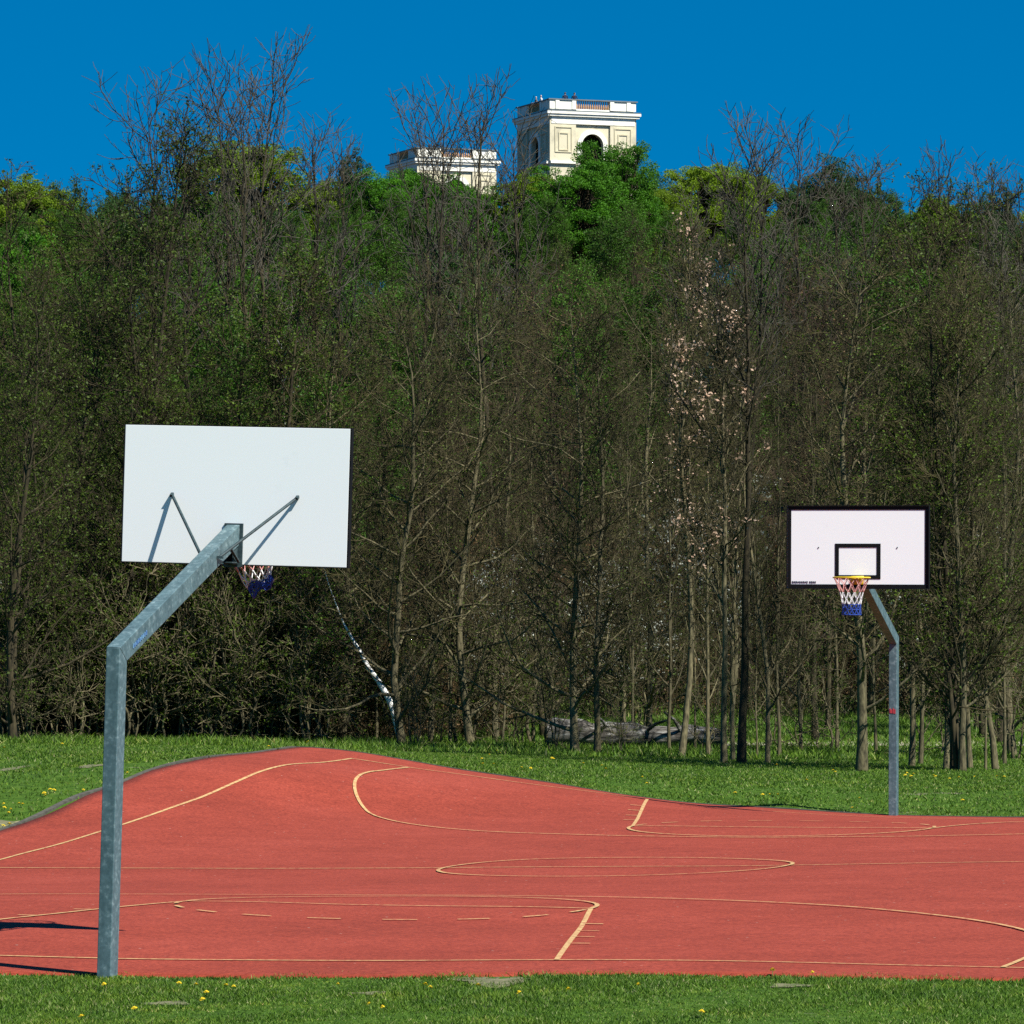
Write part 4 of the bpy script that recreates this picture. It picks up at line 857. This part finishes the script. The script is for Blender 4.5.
def tower_at(px, Y, top, label):
    cxw = wx(px, Y); c, s = math.cos(ROT), math.sin(ROT); a = 9.3
    X = cxw + a / 2 * c - a / 2 * s; Yc = Y + a / 2 * s + a / 2 * c; ztop = wz(top, Y); e, h, a = tower((X, Yc, ztop - 28.0), ROT, label); return e, X, Yc, ztop - 28
T1, TX1, TY1, TZ1 = tower_at(550, 487, 97, 'higher cream stone tower at right with people behind its balustrade')
T2, TX2, TY2, TZ2 = tower_at(417, 536, 146, 'lower looking cream stone tower at left, half behind bare branches')

# visitors on the higher tower
SKIN = simple('skin', (.5, .3, .2), None, 5, .6)
def person(loc, rotz, cloth, trousers, hair, label, armpose=.3):
    bm = bmesh.new(); J = {}
    def j(n, p, r_): J[n] = (bm.verts.new(p), r_)
    j('pel', (0, 0, .95), .15); j('waist', (0, 0, 1.10), .14); j('chest', (0, 0, 1.32), .17); j('neck', (0, 0, 1.50), .06); j('jaw', (0, -.01, 1.58), .075); j('head', (0, 0, 1.68), .10); j('top', (0, .01, 1.75), .07)
    for s, k in ((-1, 'l'), (1, 'r')):
        j('hip' + k, (s * .1, 0, .88), .10); j('kn' + k, (s * .11, -.02, .48), .065); j('an' + k, (s * .11, .02, .08), .045); j('toe' + k, (s * .12, -.14, .04), .04)
        j('sh' + k, (s * .20, 0, 1.42), .065); j('el' + k, (s * .27, -.05, 1.16), .045); j('wr' + k, (s * .20, -.05 - armpose, 1.12), .03); j('ha' + k, (s * .17, -.13 - armpose, 1.12), .035)
    def ed(a, b_): bm.edges.new((J[a][0], J[b_][0]))
    for a, b_ in (('pel', 'waist'), ('waist', 'chest'), ('chest', 'neck'), ('neck', 'jaw'), ('jaw', 'head'), ('head', 'top')): ed(a, b_)
    for k in 'lr':
        for a, b_ in (('pel', 'hip' + k), ('hip' + k, 'kn' + k), ('kn' + k, 'an' + k), ('an' + k, 'toe' + k), ('chest', 'sh' + k), ('sh' + k, 'el' + k), ('el' + k, 'wr' + k), ('wr' + k, 'ha' + k)): ed(a, b_)
    me = bpy.data.meshes.new('person'); bm.verts.index_update(); rad = [None] * len(bm.verts)
    for v, r_ in J.values(): rad[v.index] = r_
    root = J['pel'][0].index; bm.to_mesh(me); bm.free(); o = link('person', me, loc=loc); o.rotation_euler = (0, 0, rotz); o.scale = (1.08, 1.08, 1.08)
    md = o.modifiers.new('skin', 'SKIN'); lay = me.skin_vertices[0].data
    for i, r_ in enumerate(rad): lay[i].radius = (r_, r_ * .8); lay[i].use_root = (i == root)
    o.modifiers.new('sub', 'SUBSURF').levels = 1; o.modifiers['sub'].render_levels = 1
    dg = bpy.context.evaluated_depsgraph_get(); me2 = bpy.data.meshes.new_from_object(o.evaluated_get(dg)); o.modifiers.clear(); o.data = me2
    me2.materials.clear()
    for m_ in (SKIN, cloth, trousers, hair): me2.materials.append(m_)
    for p in me2.polygons:
        c = p.center; p.use_smooth = True
        p.material_index = 3 if (c.z > 1.70 or (c.z > 1.56 and c.y > .03)) else (0 if c.z > 1.5 or (c.y < -.1 - armpose * .8 and 1 < c.z < 1.3) else (1 if c.z > .98 else 2))
    tag(o, label, 'person', 'visitors on the stone tower'); return o
NAVY = simple('navy cloth', (.02, .025, .05), None, 9, .9); GREYC = simple('grey cloth', (.12, .12, .13), None, 9, .9); LIGHTC = simple('white cloth', (.7, .7, .68), None, 9, .9); HAIR = simple('dark hair', (.02, .014, .01), None, 9, .6); CAP = simple('white cap', (.75, .75, .72), None, 9, .8)
MT = Matrix.Translation((TX1, TY1, TZ1)) @ Matrix.Rotation(ROT, 4, 'Z'); ht = 28.0 - 1.25 + .09
for lx, ly, rz, cl, hr, lab in ((-2.75, -3.95, 3.0, NAVY, HAIR, 'person in dark clothes leaning on the front parapet, nearer the tower corner'), (-1.75, -3.95, 2.6, NAVY, HAIR, 'person in dark clothes behind the front balustrade, right of the other'),
                                (-4.05, -.6, -1.57, LIGHTC, CAP, 'person in white cap and top at the shaded side of the tower'), (-4.05, .8, -1.57, GREYC, CAP, 'person in white cap and grey top at the shaded side of the tower')):
    person(MT @ Vector((lx, ly, ht)), ROT + rz, cl, NAVY, hr, lab)

# ------------------------------------------------------------------ light, sky
sun_dir = Vector((1.70, -1.56, 2.65)).normalized()
L = bpy.data.lights.new('sun', 'SUN'); L.energy = 4.9; L.angle = R(.5); L.color = (1, .975, .90); so = bpy.data.objects.new('sun', L); COL.objects.link(so)
so.rotation_euler = sun_dir.to_track_quat('Z', 'Y').to_euler(); so.location = (30, -30, 60)
w = bpy.data.worlds.new('World'); sc.world = w; w.use_nodes = True; nt = w.node_tree; bg = nt.nodes['Background']
st = nt.nodes.new('ShaderNodeTexSky'); st.sky_type = 'NISHITA'; st.sun_disc = False; st.sun_elevation = math.asin(sun_dir.z); st.sun_rotation = math.atan2(sun_dir.x, sun_dir.y)
st.altitude = 300; st.air_density = 1.0; st.dust_density = .2; st.ozone_density = 2.2
tc = nt.nodes.new('ShaderNodeTexCoord'); mp = nt.nodes.new('ShaderNodeVectorMath'); mp.operation = 'ADD'; mp.inputs[1].default_value = (0, 0, .20)
nt.links.new(tc.outputs['Generated'], mp.inputs[0]); nv = nt.nodes.new('ShaderNodeVectorMath'); nv.operation = 'NORMALIZE'; nt.links.new(mp.outputs[0], nv.inputs[0]); nt.links.new(nv.outputs[0], st.inputs[0])
hs = nt.nodes.new('ShaderNodeHueSaturation'); hs.inputs['Saturation'].default_value = 1.6; hs.inputs['Hue'].default_value = .497; hs.inputs['Value'].default_value = 1.0
nt.links.new(st.outputs[0], hs.inputs['Color']); nt.links.new(hs.outputs[0], bg.inputs[0]); bg.inputs[1].default_value = .063
sc.view_settings.view_transform = 'Standard'; sc.view_settings.look = 'None'; sc.view_settings.exposure = .8; sc.view_settings.gamma = 1
sc.cycles.max_bounces = 5; sc.cycles.diffuse_bounces = 2; sc.cycles.transmission_bounces = 3; sc.cycles.use_denoising = False
